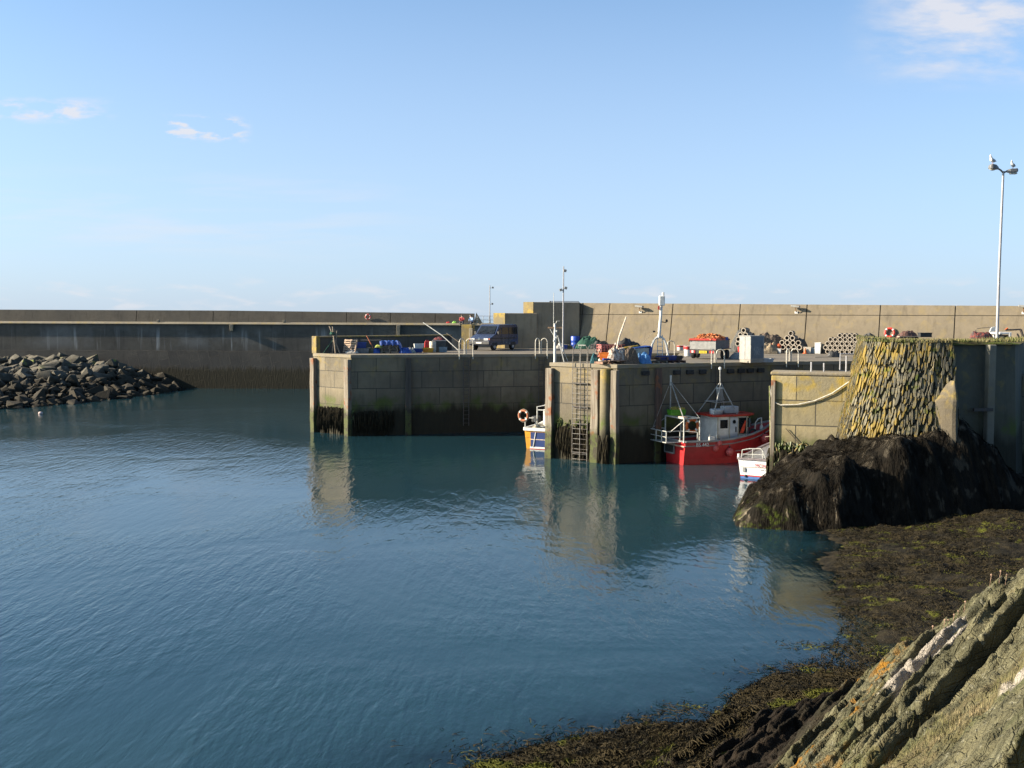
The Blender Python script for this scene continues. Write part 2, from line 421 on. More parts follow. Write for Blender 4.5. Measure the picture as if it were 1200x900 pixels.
MB().loft([[(x,YB-.2,7.45),(x,YB-.2,7.49),(x,YB+.02,7.70),(x,YB+5,7.70),(x,YB+5,7.45)] for x in (BL,-60,-20,2.0)]).b('walkway', M_coping, tw)
def parap(x0, x1):
    c = (x0+x1)/2; z1 = 9.06 - .0
    m = MB(); za = 9.10 if x0 < -100 else 9.02
    def zt(x): return 8.80 + min(.27, max(0, (-(x)+2)/36*.27))
    xs = np.linspace(x0, x1, 14)
    m.loft([[(x, YB+3.0, 7.68), (x, YB+5.0, 7.68), (x, YB+4.7, zt(x)), (x, YB+3.25, zt(x))] for x in xs])
    return m
xs = [BL, -160, -110, -80] + [on(px, YB+3).x for px in (160, 250, 406, 457.5, 510, 556)]
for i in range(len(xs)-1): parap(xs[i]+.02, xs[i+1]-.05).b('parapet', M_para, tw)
for px, dz in ((70*2.65, .12), (333, .14)):
    MB().box((on(px, YB-.05).x, YB+.1, 7.77+dz/2), (.28,.3,.16+dz)).b('mooring_post', M_coping, tw, bev=.03)
for px, w, h in ((271.5, .34, .75), (467, .35, 1.25)):    # pale buttress heads under the walkway edge
    MB().box((on(px, YB-.2).x, YB-.15, 7.44-h/2), (w, .3, h), taper=1.3).b('buttress', M_coping, tw, bev=.03)
MB().prism([(0,0),(1.0,0),(.25,1.25)], -.25, .25, Matrix.Translation((on(555.5,YB+3).x, YB+3.6, 7.7)) @ Matrix.Rotation(R(90),4,'X')).b('end_buttress', M_coping, tw)
# weed skirt along the wall foot
# hand rails at the gap at its right end
tr = T('walkway_railing', 'thin grey railing across the gap between breakwater and stepped wall', 'railing', (0,0,0))
xa, xb = on(556, YB).x+.3, on(580, YB).x
for z in (8.1, 8.55): MB().tube([(xa,YB+.3,z),(xb,YB+.3,z)], .03, 6).b('rail', pm('galvanised', (.45,.46,.46), (.33,.34,.34), 8, .5, .1, .4), tr)
for i in range(4): x = xa+(xb-xa)*i/3; MB().tube([(x,YB+.3,7.7),(x,YB+.3,8.6)], .035, 6).b('post', _M['galvanised'], tr)

# ------------------------------------------------------------------ battered harbour wall
th = T('harbour_wall', 'tall sunlit tan concrete wall leaning back behind the pot stacks', 'sea wall')
wd = (W1-J_).normalized(); wn = Vector((wd.y, -wd.x))          # wn points to the harbour
def wp(s, z, off=0):
    b = J_+wd*s; bt = (z-DK)*.24 + off
    return Vector((b.x-wn.x*bt, b.y-wn.y*bt, z))
def s_at(px, z=7.7): return min((abs(on(px, wp(s, z).y, z).x-wp(s, z).x), s) for s in np.linspace(-1, 46, 1500))[1]
def ztop(s): return 9.74-.30*s/36
js = [-.2] + [s_at(px) for px in (680.5, 712, 786, 865, 943.5, 1030, 1118)] + [s_at(1210)+2, 45]
zc = 8.72
for i in range(len(js)-1):
    s0, s1 = js[i]+.035, js[i+1]-.035
    for lo, hi, nm in ((DK-.05, zc-.018, 'lower_panel'), (zc+.018, None, 'upper_panel')):
        m = MB(); cols = np.linspace(s0, s1, 6)
        f = [[wp(s, z if z else ztop(s), 0) for s in cols] for z in (lo, hi)]; bk = [[wp(s, z if z else ztop(s), .5) for s in cols] for z in (lo, hi)]
        m.loft([[f[0][k], f[1][k], bk[1][k], bk[0][k]] for k in range(6)]); m.uv = lambda co, n: (co.x, co.z)
        m.b(nm, M_wall, th, bev=.015)
m = MB(); m.loft([[wp(s, DK-.05, .12), wp(s, ztop(s)-.06, .12), wp(s, ztop(s)-.06, 3.2), wp(s, DK-.05, 4.5)] for s in np.linspace(-.2, 45, 12)])
m.b('backing', M_para, th)
# stepped wall that closes its left end
M_step = concrete('brown_step_concrete', (.25,.195,.13), (.20,.16,.112), None, .1, False, .5)
ts = T('stepped_wall', 'shaded stepped concrete wall with yellow sunlit ends behind the van', 'wall')
K_ = Vector((on(625, 93.4).x, 93.4)); K2 = Vector((on(613.5, 94.1).x, 94.1))
L_ = Vector((on(592, 92.9).x, 92.9)); L2 = Vector((on(578.5, 93.7).x, 93.7))
MB().prism([(K_.x,K_.y),(5.9,93.95),(5.9,95.4),(K2.x,95.4),(K2.x,K2.y)], DK-.1, 9.78).b('tall_block', M_step, ts, bev=.03)
MB().prism([(L_.x,L_.y),(K_.x+.3,93.25),(K_.x+.3,95.2),(L2.x,95.2),(L2.x,L2.y)], DK-.1, 8.80).b('low_block', M_step, ts, bev=.03)
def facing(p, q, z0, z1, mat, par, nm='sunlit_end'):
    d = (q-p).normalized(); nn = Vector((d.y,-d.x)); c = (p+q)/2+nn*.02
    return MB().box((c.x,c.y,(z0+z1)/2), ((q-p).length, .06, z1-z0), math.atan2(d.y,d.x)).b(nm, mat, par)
facing(K2, K_, 8.82, 9.785, M_yel, ts); facing(L2, L_, DK, 8.805, M_yel, ts)  # yellow facings put the warm sunlit tone of both ends into colour
# thin steel frame on its top
trm = T('bent_steel_bar', 'thin dark steel frame hanging over the stepped wall end', 'frame')
p = wp(s_at(672), 9.8); MB().tube([(p.x-2.3,p.y-.4,9.86),(p.x+.2,p.y-.35,9.86),(p.x+.9,p.y-.4,9.05),(p.x-.5,p.y-.3,9.05)], .03, 6).b('bar', pm('dark_steel', (.05,.05,.05), (.08,.06,.05), 6, .6), trm)
MB().box((p.x-2.3,p.y-.1,9.84), (.1,.6,.1)).b('bracket', _M['dark_steel'], trm)

# ------------------------------------------------------------------ near quay with the hanging rope
N_ = at_z(901, 578, 0); N_ = Vector((N_.x, N_.y)); N2 = N_+Vector((7.0,-2.2))
q3 = [N_, N2, N2+Vector((1.2,4.6)), N_+Vector((1.3,2.3))]
tn = T('near_quay', 'yellow-lichened block quay end with looped rope in front of the white boat', 'quay')
m = MB(); m.prism([(p.x,p.y) for p in q3], -2, DK-.002); m.uv = perim_uv(q3); m.b('block_wall', M_quay3, tn, bev=.06)
d3 = (N2-N_).normalized(); n3 = Vector((d3.y,-d3.x))
wallbox(N_-d3*.03, N2, 1.9, DK, DK+.16, 'cap', M_coping, tn, -.03, .05)
m = MB(); fronds(m, N_+d3*.1, N_+d3*3.2, 1.2, 2.3, 330, (n3.x,n3.y,0), .4, 1.3)
fronds(m, N_+Vector((0,.1)), N_+Vector((.5,1)), 1.0, 2.2, 50, (-1,0,0), .4, 1.2)
o = m.b('hanging_weed', M_wrack, tn); o['kind'] = 'stuff'
m = MB(); fronds(m, N_+d3*.2, N_+d3*1.9, 2.25, 2.6, 34, (n3.x,n3.y,0), .12, .35); fronds(m, N_+d3*.2, N_+d3*.5, .6, 2.2, 22, (n3.x,n3.y,0), .3, .8)
o = m.b('green_weed', _M['green_sea_lettuce'], tn); o['kind'] = 'stuff'
MB().box(((N_+d3*.12+n3*.06).x, (N_+d3*.12+n3*.06).y, 2.4), (.2,.14,6.2), math.atan2(d3.y,d3.x)).b('corner_timber', M_pile, tn, bev=.02)
def set_attr(o, name, vals):
    a = o.data.attributes.new(name, 'FLOAT', 'POINT'); a.data.foreach_set('value', np.asarray(vals, np.float32))
# ================================================================== old stone pier head
tt = T('stone_pier_head', 'tall old pier head of upright lichen-covered slates with grass on top', 'pier')
ZT = 7.42
tp_ = [on(1006, 58), on(1008, 50), on(1016, 47.8), on(1036, 46.85), on(1062, 46.25), on(1090, 45.98), on(1113, 45.95), on(1118, 46.0)]
tp_ = [Vector((p.x,p.y)) for p in tp_]
sh = [Vector((p.x,p.y)) for p in (on(1150, 46.6), on(1193, 47.4), on(1203, 58))]
def offs(pts, k):
    out = []
    for i, p in enumerate(pts):
        ds = []
        if i: ds.append((p-pts[i-1]).normalized())
        if i < len(pts)-1: ds.append((pts[i+1]-p).normalized())
        d = sum(ds, Vector((0,0))).normalized(); out.append(p+Vector((d.y,-d.x))*k)
    return out
full = tp_+sh
def ring(z, extra=0):
    k = (ZT-z)*.20+extra; n = len(tp_)
    o1 = offs(full, k); o2 = offs(full, (ZT-z)*.04+extra)
    return [(*(o1[i] if i < n-1 else o2[i]), z) for i in range(len(full))]
m = MB(); m.loft([ring(z, -.12) for z in (-1, 1, 3, 5, 6.5, ZT-.05)]); m.uv = lambda co, n: (co.x, co.z)
m.b('rendered_core', M_dkconc, tt)
plen = [0]
for i in range(len(tp_)-2): plen.append(plen[-1]+(tp_[i+1]-tp_[i]).length)
def S(u, z, off=0):
    i = 0
    while i < len(plen)-2 and u > plen[i+1]: i += 1
    o1 = offs(full, (ZT-z)*.20+off); t = (u-plen[i])/(plen[i+1]-plen[i])
    p = o1[i].lerp(o1[i+1], t); d = (o1[i+1]-o1[i]).normalized()
    return Vector((p.x,p.y,z)), Vector((d.x,d.y,0)), Vector((d.y,-d.x,.2)).normalized()
m = MB(); rv = []; rr = random.Random(3)
zz = 1.9
while zz < ZT-.1:
    hrow = rr.uniform(.22,.42); u = plen[-1]*.25
    while u < plen[-1]+.15:
        w = rr.choice((rr.uniform(.04,.08),rr.uniform(.05,.11),rr.uniform(.08,.17))); hh = hrow*rr.uniform(.8,1.8); z0 = zz+rr.uniform(-.18,.18)
        cut = plen[-1]+.1 - max(0, (4.4-zz))*.0 - max(0, .9-(abs(zz-5.0)))*.0
        if u > cut - max(0, 3.3-zz)*1.2: break
        c, tv, nv = S(u+w/2, min(z0+hh/2, ZT-.08))
        up = (nv.cross(tv)); up = up if up.z > 0 else -up
        an = rr.gauss(-.10,.11); tv2 = tv*math.cos(an)+up*math.sin(an); up2 = up*math.cos(an)-tv*math.sin(an)
        ov = []; 
        for q, s_ in ((-.15, 1.0), (rr.uniform(.0,.11), rr.uniform(.62,1.0))):
            for cx, cy in ((-.46,-.28),(-.18,-.5),(.22,-.47),(.48,-.2),(.46,.24),(.12,.52),(-.22,.48),(-.5,.2)):
                ov.append(c+tv2*(cx*w*.95*s_*rr.uniform(.88,1.08))+up2*(cy*hh*1.0*(s_*.15+.85)*rr.uniform(.92,1.05))+nv*q)
        n0 = len(m.v); m.loft([ov[:8], ov[8:]]); rv += [rr.random()]*(len(m.v)-n0)
        u += w*.92
    zz += hrow
n = NT('upright_slate_masonry'); P = n.pos(); rn = n.attr('rnd')[2]; z = n.sep(P)[2]
col = n.mix(rn, (.062,.058,.042), (.145,.13,.088))
col = n.mix(n.rng(n.noise(P, 8, 6), .45, .7), col, (.035,.038,.038))
lic = n.math('ADD', n.mul(n.noise(P, 1.1, 4), .75), n.math('ADD', n.mul(n.noise(P, 9, 5), .45), n.mul(n.math('SUBTRACT', n.math('FRACT', n.mul(rn, 7.3)), .5), .22)))
col = n.mix(n.mul(n.rng(n.math('ADD', lic, n.rng(n.sep(P)[0], 18.4, 15.2, 0, .075)), .60, .76), .85), col, n.mix(n.noise(P, 5, 3), (.20,.125,.02), (.15,.122,.03)))
grn = n.mul(n.rng(n.noise(P, 1.6, 6, 0), .56, .66), n.rng(z, 3, 5))
col = n.mix(n.mul(grn, .8), col, (.06,.075,.010))
col = n.mix(n.rng(z, 3.6, 2.6), col, (.045,.042,.035))
mt = n.out(col, .92, n.bump(n.noise(n.map(P,(1,1,.4)), 22, 6), .5, .02), 0, .25)
o = m.b('slate_facing', mt, tt); set_attr(o, 'rnd', rv)
# rendered patch and buttress at the foot
xa_, xb_ = on(1096, 45.3).x, on(1123, 45.0).x
m = MB(); rows = []
for z0, a, sft in ((2.4,1.25,-.10),(3.4,1.1,-.06),(3.9,1.0,0),(4.5,.96,.03),(5.0,.86,.0),(5.35,.62,.10),(5.62,.35,.22),(5.85,.12,.32)):
    w_ = (xb_-xa_)*a; x1 = xb_; x0 = x1-w_
    rows.append([(x0-.05,45.75+sft,z0),(x0+.02,45.38+sft,z0),(x0+w_*.4,45.17+sft,z0),(x0+w_*.8,44.98+sft,z0),(x1,44.95+sft,z0),(x1+.12,45.1+sft,z0),(x1+.35,46.2,z0)])
m.loft(rows); m.b('render_patch', concrete('buff_render', (.12,.098,.066), (.085,.073,.052), None, .7, False, .3), tt, bev=.04)
pc = on(1161.5, 46.45, 0)
MB().box((pc.x, pc.y-.02, 3.4), (.34,.34,ZT*2-6.9), R(8)).b('pilaster', concrete('grey_pilaster', (.14,.132,.105), (.095,.09,.075), None, .2, True, .5), tt, bev=.04)
MB().box((pc.x-.35, pc.y-.22, 4.55), (.9,.1,.14), R(8)).b('iron_bracket', _M['dark_steel'], tt)
# turf cap
top = ring(ZT-.05, .06); pl = [Vector(p) for p in top]
cx = sum(p.x for p in pl)/len(pl); cy = sum(p.y for p in pl)/len(pl)
m = MB(); rows = []
for k in range(14):
    t = k/13; row = []
    for i in range(len(pl)+1):
        a = pl[i % len(pl)]
        for s_ in range(8):
            if i == len(pl) and s_: break
            q = a.lerp(pl[(i+1) % len(pl)], s_/8) if i < len(pl) else a
            x = q.x+(cx-q.x)*t; y = q.y+(cy-q.y)*t
            row.append((x, y, ZT-.06+.07*min(1, t*5)-.10*t+.07*float(fbm(x*1.3, y*1.3, 3, 5))*min(1,t*8)))
    rows.append(row)
m.grid(rows)
n = NT('rough_turf'); P = n.pos(); c = n.mix(n.rng(n.noise(P, 2.4, 6), .38, .6), (.062,.056,.022), (.10,.082,.042)); c = n.mix(n.rng(n.noise(P, .9, 4), .52, .66), c, (.085,.11,.02))
M_turf = n.out(c, .95, n.bump(n.noise(P, 30, 5), .8, .05), 0, .1)
m.b('turf_cap', M_turf, tt, smooth=True)
m = MB(); rg = random.Random(5)
def tuft(m, p, h, n=6, sp=.06, w=.008):
    for _ in range(n):
        a = rg.uniform(0, 6.28); l = h*rg.uniform(.5,1.1); dx, dy = math.cos(a)*sp*rg.random(), math.sin(a)*sp*rg.random(); bx = rg.uniform(-.5,.5)*l
        q = Vector(p)+Vector((dx,dy,0)); t1 = q+Vector((math.cos(a)*abs(bx)*.4, math.sin(a)*abs(bx)*.4, l*.6)); t2 = q+Vector((math.cos(a)*abs(bx), math.sin(a)*abs(bx), l))
        sd = Vector((-math.sin(a), math.cos(a), 0))*w
        m.add([q-sd,q+sd,t1+sd*.7,t1-sd*.7,t2], [(0,1,2,3),(3,2,4)])
for _ in range(2600):
    i = rg.randrange(len(pl)-1); t = rg.random()**2*.5; q = pl[i].lerp(pl[i+1], rg.random()); x = q.x+(cx-q.x)*t; y = q.y+(cy-q.y)*t
    tuft(m, (x,y,ZT+.05), rg.uniform(.06,.2), 4, .1, .012)
o = m.b('grass_tufts', pm('dry_grass', (.24,.20,.09), (.12,.14,.03), 1.5, .8, 0), tt); o['kind'] = 'stuff'

# ================================================================== shore terrain
SH = [(380,1010),(560,905),(640,880),(740,862),(830,848),(905,800),(985,765),(1000,735),(985,700),(990,665),(1000,640),(985,628),(960,600)]
SP = [at_z(px,py,0) for px,py in SH]; SP = [Vector((-14, SP[0].y-6))]+[Vector((p.x,p.y)) for p in SP[:-1]]+[Vector((SP[-2].x, 46.0)), Vector((SP[-2].x+1, 70.0))]
def shore_sd(x, y):
    best = np.full(x.shape, 1e9); sgn = np.ones(x.shape)
    for a, b in zip(SP[:-1], SP[1:]):
        dx, dy = b.x-a.x, b.y-a.y; l2 = dx*dx+dy*dy
        t = np.clip(((x-a.x)*dx+(y-a.y)*dy)/l2, 0, 1); ex, ey = x-a.x-t*dx, y-a.y-t*dy; d = np.hypot(ex, ey)
        cr = dx*(y-a.y)-dy*(x-a.x); upd = d < best
        best = np.where(upd, d, best); sgn = np.where(upd, np.where(cr > 0, -1, 1), sgn)
    return best*sgn
NX, NY = 24/27.5, -13/27.5
dd = Vector((.76,.65)).normalized()          # strike of the slabs in plan
def terrain(x, y, fine=True):
    x = np.asarray(x, float); y = np.asarray(y, float)
    sd = shore_sd(x, y)
    wob = (fbm(x*.35, y*.35, 4, 21)-.5)
    beach = np.where(sd > 0, np.minimum(sd*.055, .9), sd*.16) + wob*.42 + (fbm(x*.8, y*1.7, 4, 22)-.5)*.42*np.clip(.4+sd*.3,.3,1) + (fbm(x*3, y*4, 3, 23)-.5)*.14
    al = x*dd.x+y*dd.y; ac = x*dd.y-y*dd.x           # along / across the strike (across grows seaward-left... downhill side varies)
    cutx = 14.6+np.where(x < 7, np.clip(7.0-x, 0, 7)*1.6, (7.0-np.minimum(x, 11))*.55)
    P = 5.88+NX*x+NY*y
    P = np.minimum(P, 8.2)
    P = np.where(P < 2.0, 2.0+(P-2.0)*.5, P)
    fall = np.maximum(0, y-cutx); P = P-fall*.34-np.maximum(0, fall-2.0)*.35
    P = np.where(x > 9, P-0*x, P)
    wx = ac+.40*(fbm(al*.22, ac*.5, 3, 31)-.5)
    if fine:
        def saw(t, sharp=.82):
            f = t-np.floor(t); return np.where(f < sharp, f/sharp, (1-f)/(1-sharp))
        amp = .30+.45*fbm(al*.16, ac*.35, 3, 33)
        d1 = saw(wx*.62+.25*(fbm(al*.33,ac*.5,3,34)-.5)*2)*.24*amp
        d2 = saw(wx*2.3+.6*fbm(al*.4,ac*1.1,3,35))*.15*(.35+1.2*fbm(al*.5,ac*.7,3,36))
        d3 = (ridge(al*.45, wx*4.4, 4, 37)-.5)*.13+(saw(wx*7.3+.8*fbm(al*.6,ac*2,2,49))*.05+saw(wx*13+.8*fbm(al*.9,ac*3,2,50))*.02)*(.4+1.2*fbm(al*.8,ac*1.5,3,55))
        d4 = (fbm(al*3.2, ac*8, 4, 38)-.5)*.13+(ridge(al*6, ac*13, 3, 39)-.5)*.055
        d5 = np.maximum(0, vnoise(al*.42+3, wx*.9, 41)-.62)*.9
        blk = np.floor(al*.55+2*vnoise(wx*1.3, al*.1, 42)); d6 = (vnoise(blk*7.7, np.floor(wx*1.9)*3.3, 43)-.5)*.12+(vnoise(np.floor(al*1.7+vnoise(wx*2,al,48))*5.3, np.floor(wx*4.6)*2.9, 56)-.5)*.09
        wc = wx+.05*(fbm(al*1.1, ac*2.2, 3, 44)-.5)
        def crack(fr, wdt, sd_, lo): f = np.abs(((wc*fr+.3*fbm(al*.2, ac*.3, 2, sd_)) % 1)-.5)/fr; return sstep(wdt, wdt*.25, f)*sstep(lo, lo+.15, fbm(al*.35, np.floor(wc*fr+.3*fbm(al*.2, ac*.3, 2, sd_))*5.1, 2, sd_+1))
        d7 = crack(.85, .09, 45, .34)*.15+crack(2.3, .05, 47, .40)*.09
        big = sstep(.0, .16, (wx-bigc)); d8 = -big*.42*np.exp(-((al-bigl)/2.6)**2)*sstep(2.2, .2, wx-bigc)
        ms = .35+.85*sstep(.42, .6, fbm(al*.33, ac*.45, 3, 57))
        row = np.floor(wx*1.15+.3); ax = np.abs(((al*.75+vnoise(row*3.7, row*1.3, 58)*9+.25*fbm(wx*2,al,2,59)) % 1)-.5)/.75
        d9 = sstep(.07, .02, ax)*sstep(.45,.6,vnoise(row*2.1, np.floor(al*.75), 60))*.14
        P = P+d1+(d2+d3)*ms+d4-d5*.22+d6*1.3-d7*ms-d9+d8-.22
    k = .25; hh = np.clip(.5+.5*(P-beach)/k, 0, 1)
    return beach*(1-hh)+P*hh+k*hh*(1-hh)*.5, P, beach, sd, al, ac, wx
_b = at_z(1150, 770, 4.6); bigc = _b.x*dd.y-_b.y*dd.x; bigl = _b.x*dd.x+_b.y*dd.y
def build_terrain(name, xs, ys, mat, keep=None):
    X, Y = np.meshgrid(xs, ys); Z, P, Bc, sd, al, ac, wx = terrain(X, Y)
    me = bpy.data.meshes.new(name); nx, ny = len(xs), len(ys)
    idx = np.arange(nx*ny).reshape(ny, nx)
    q = np.stack([idx[:-1,:-1], idx[:-1,1:], idx[1:,1:], idx[1:,:-1]], -1).reshape(-1,4)
    if keep is not None:
        kp = keep(X, Y, Z); kk = (kp[:-1,:-1]|kp[:-1,1:]|kp[1:,1:]|kp[1:,:-1]).reshape(-1); q = q[kk]
    V = np.stack([X,Y,Z],-1).reshape(-1,3)
    used = np.unique(q); rem = np.full(nx*ny, -1); rem[used] = np.arange(len(used)); V = V[used]; q = rem[q]
    me.from_pydata(V.tolist(), [], q.tolist()); me.materials.append(mat)
    me.polygons.foreach_set('use_smooth', [True]*len(me.polygons))
    o = bpy.data.objects.new(name, me); C.objects.link(o)
    rock = np.clip((P-Bc)/.3, 0, 1).reshape(-1)[used]
    zz = Z.reshape(-1)[used]; a1 = al.reshape(-1)[used]; c1 = wx.reshape(-1)[used]
    wz = zz+(fbm(a1*.6,c1*1.6,4,51)-.5)*1.1
    weed = sstep(2.75, 2.0, wz); set_attr(o, 'weed', weed); set_attr(o, 'rock', rock)
    lich = sstep(2.1,2.5,wz)*sstep(4.0,3.0,wz)*sstep(.47,.6,fbm(a1*1.1,c1*2.2,4,52)); set_attr(o, 'lichen', lich)
    x1 = X.reshape(-1)[used]; y1 = Y.reshape(-1)[used]
    def blob(px, py, ru, rv_, zq):
        p = at_z(px, py, zq); u = (x1-p.x)*dd.x+(y1-p.y)*dd.y; v = (x1-p.x)*dd.y-(y1-p.y)*dd.x
        return np.exp(-((u/ru)**2+(v/rv_)**2))
    qz = blob(1068,800,.6,.34,3.9)+blob(1098,765,.8,.22,4.1)+blob(1195,790,.4,.3,5.2)+blob(1125,745,.5,.10,4.5)*.8
    set_attr(o, 'quartz', sstep(.45,.6,qz*(.55+.9*fbm(a1*4,c1*7,4,53))))
    gr = blob(1140,835,1.3,.45,4.7)+blob(1100,880,1.0,.35,4.3)+blob(1190,745,.8,.16,5.2)*.6
    set_attr(o, 'turf', sstep(.4,.65,gr*(.5+1.0*fbm(a1*2.5,c1*3.5,4,54))))
    return struct(o)
n = NT('shore_rock'); P = n.pos(); at = lambda k: n.attr(k)[2]
tex = n.map(P, (1,1,1), (0,0,R(-40.5))); st = n.map(tex, (.22,1,.6))
g = n.noise(st, 3.2, 7); col = n.mix(n.rng(g, .35,.65), (.098,.09,.052), (.046,.045,.027))
col = n.mix(n.mul(n.rng(n.noise(st, 8, 7), .5,.72), .8), col, (.135,.128,.078))
col = n.mix(n.mul(n.rng(n.noise(P, 1.0, 5), .5,.66), .55), col, (.05,.058,.022))
col = n.mix(n.mul(n.rng(n.noise(P, 10, 7), .60,.66), .7), col, (.15,.145,.105))
col = n.mix(n.mul(at('turf'), n.rng(n.noise(P, 5, 5), .3,.55)), col, n.mix(n.noise(P, 11, 4), (.10,.078,.046), (.048,.05,.018)))
col = n.mix(n.mul(at('lichen'), n.rng(n.noise(P, 7, 5), .42,.56)), col, (.19,.088,.008))
col = n.mix(at('quartz'), col, n.mix(n.noise(P, 6, 4), (.27,.245,.21), (.17,.15,.125)))
wk = n.mix(n.rng(n.noise(st, 6, 6), .35,.65), (.0075,.006,.0042), (.016,.0115,.0075))
col = n.mix(at('weed'), col, wk)
bd = n.mix(n.rng(n.noise(P, 2.2, 7, .5), .38,.6), (.020,.016,.009), (.008,.007,.005))
bd = n.mix(n.rng(n.noise(P, .55, 6), .54,.66), bd, (.010,.009,.006))
bd = n.mix(n.mul(n.rng(n.noise(P, 1.5, 7), .57,.64), n.rng(n.noise(P, .33, 3), .42,.58)), bd, (.075,.082,.010))
bd = n.mix(n.mul(n.rng(n.noise(P, 16, 5), .54,.66), .55), bd, (.04,.032,.017))
col = n.mix(at('rock'), bd, col)
vr = n.voro(n.map(tex, (.28,1,.8)), 7, 'DISTANCE_TO_EDGE').outputs[0]; vr2 = n.voro(n.map(tex, (.4,1,.8)), 21, 'DISTANCE_TO_EDGE').outputs[0]
h = n.math('ADD', n.noise(st, 9, 8), n.mul(n.noise(P, 28, 6), .7))
rk_ = n.mul(at('rock'), n.math('SUBTRACT', 1.0, at('weed')))
h = n.math('ADD', h, n.mul(rk_, n.math('ADD', n.rng(vr, .0, .05, 0, .38), n.rng(vr2, .0, .10, 0, .12))))
M_rock = n.out(col, .88, n.bump(h, .95, .06), 0, .12)
def keep_near(X, Y, Z): return Z > -1.6
build_terrain('rocky_shore', np.arange(-7.0, 11.0, .031), np.arange(4.5, 21.03, .031), M_rock, lambda X, Y, Z: (Z > -3.2))
build_terrain('weedy_beach', np.arange(-7.0, 34.0, .085), np.arange(21.0, 52.0, .085), M_rock, lambda X, Y, Z: (Z > -3.2))
build_terrain('cliff_ground', np.linspace(-6, 70, 160), np.linspace(-40, 4.55, 90), M_rock, lambda X, Y, Z: (Z > -1.6))
build_terrain('cliff_ground', np.linspace(10.95, 70, 200), np.linspace(4.5, 21.05, 60), M_rock)
build_terrain('back_ground', np.linspace(33.9, 70, 60), np.linspace(21, 54, 50), M_rock)

# loose weed lying on the beach and floating at its edge
m = MB(); rg = random.Random(9)
def flat_frond(m, x, y, z, a, L, w, lift=.04):
    c, s_ = math.cos(a), math.sin(a); b = rg.uniform(-.5,.5)
    rows = []
    for k in range(4):
        t = k/3; q = (x+c*L*t-s_*b*L*t*t*.5, y+s_*L*t+c*b*L*t*t*.5, z+lift*math.sin(t*3.1)); ww = w*(1-.7*t)
        rows.append([(q[0]+s_*ww, q[1]-c*ww, q[2]), (q[0]-s_*ww, q[1]+c*ww, q[2]+.008)])
    m.grid(rows)
pts = [(rg.uniform(-2,24), rg.uniform(16,46)) for _ in range(90000)]+[(rg.uniform(-1.5,9), rg.uniform(15.5,25)) for _ in range(70000)]
X = np.array([p[0] for p in pts]); Y = np.array([p[1] for p in pts]); Z, P_, B_c, sdd, *_r = terrain(X, Y)
den = fbm(X*.5, Y*.5, 4, 61)
for i in range(len(pts)):
    if P_[i] > B_c[i]-.02 and Z[i] > 1.15+.5*den[i]: continue
    if sdd[i] > -.3 and den[i] > .37 and X[i] < Y[i]*.52:
        flat_frond(m, X[i], Y[i], max(Z[i], .0)+.01, rg.uniform(0,6.28), rg.uniform(.07,.26), rg.uniform(.006,.016))
n = NT('bladder_wrack'); P = n.pos(); c = n.mix(n.rng(n.noise(P, 1.3, 5), .4,.6), (.026,.020,.009), (.010,.0085,.005)); c = n.mix(n.rng(n.noise(P, 6, 4), .5,.7), c, (.042,.033,.018)); c = n.mix(n.mul(n.rng(n.noise(P, .8, 5), .56,.63), .7), c, (.065,.07,.010))
M_bw = n.out(c, .85, None, 0, .1)
tag(m.b('bladder_wrack', M_bw), 'brown and olive seaweed strewn over the beach below the rock', 'seaweed', kind='stuff')
m = MB()
for (px, py, rx, ry, k) in ((735,862,1.5,.35,110),(690,868,.9,.3,40),(640,880,1.6,.4,110),(600,888,1.0,.3,60),(800,830,.7,.25,40),(940,785,1.4,.35,80),(960,757,.8,.25,45),(965,782,.5,.2,30),(870,815,.5,.2,26),(760,845,.6,.2,30),(1010,650,1.6,.5,90),(1035,680,1.4,.6,70),(1000,700,.6,.4,30)):
    p0 = at_z(px, py, .012)
    for _ in range(int(k*3)):
        flat_frond(m, p0.x+rg.gauss(0,rx*.6), p0.y+rg.gauss(0,ry), rg.uniform(.006,.02), rg.uniform(0,6.28), rg.uniform(.08,.26), rg.uniform(.006,.016), .02)
tag(m.b('floating_seaweed', M_bw), 'brown seaweed floating in patches along the edge of the water', 'seaweed', kind='stuff')

# dry grass and thrift on the foreground rock
m = MB(); rg = random.Random(12)
for (px, py, zq, rx, k) in ((1140,835,4.7,.7,240),(1100,880,4.3,.5,110),(1185,800,5.1,.4,70),(1085,860,4.1,.3,40),(1190,700,5.0,.5,60),(1165,690,4.8,.2,24)):
    p0 = at_z(px, py, zq); xs = [p0.x+rg.gauss(0,rx*.5) for _ in range(k)]; ys = [p0.y+rg.gauss(0,rx*.5) for _ in range(k)]
    Zs = terrain(np.array(xs), np.array(ys))[0]
    for x, y, z in zip(xs, ys, Zs): tuft(m, (x,y,z-.01), rg.uniform(.03,.10), 6, .05, .0018)
tag(m.b('dry_grass', pm('straw_grass', (.33,.26,.14), (.15,.15,.05), 2, .8, 0)), 'straw coloured grass tufts in the hollows of the pale rock', 'grass', kind='stuff')
m = MB()
for (px, py) in ((1117,694),(1122,690),(1110,700),(1130,687),(1092,713),(1106,706),(1160,668),(1171,662),(1178,668)):
    q = at_y(px, py+10, 14.5); z = float(terrain(np.array([q.x]), np.array([q.y]))[0][0])
    m.tube([(q.x,q.y,z-.02),(q.x+.01,q.y,z+.09),(q.x+.02,q.y,z+.15)], .004, 5); m.ball((q.x+.02,q.y,z+.16), .016, 8)
tag(m.b('thrift_heads', pm('faded_thrift', (.34,.22,.16), (.22,.15,.10), 20, .9, 0)), 'faded brown thrift seed heads along the crest of the rock', 'flowers', kind='stuff')

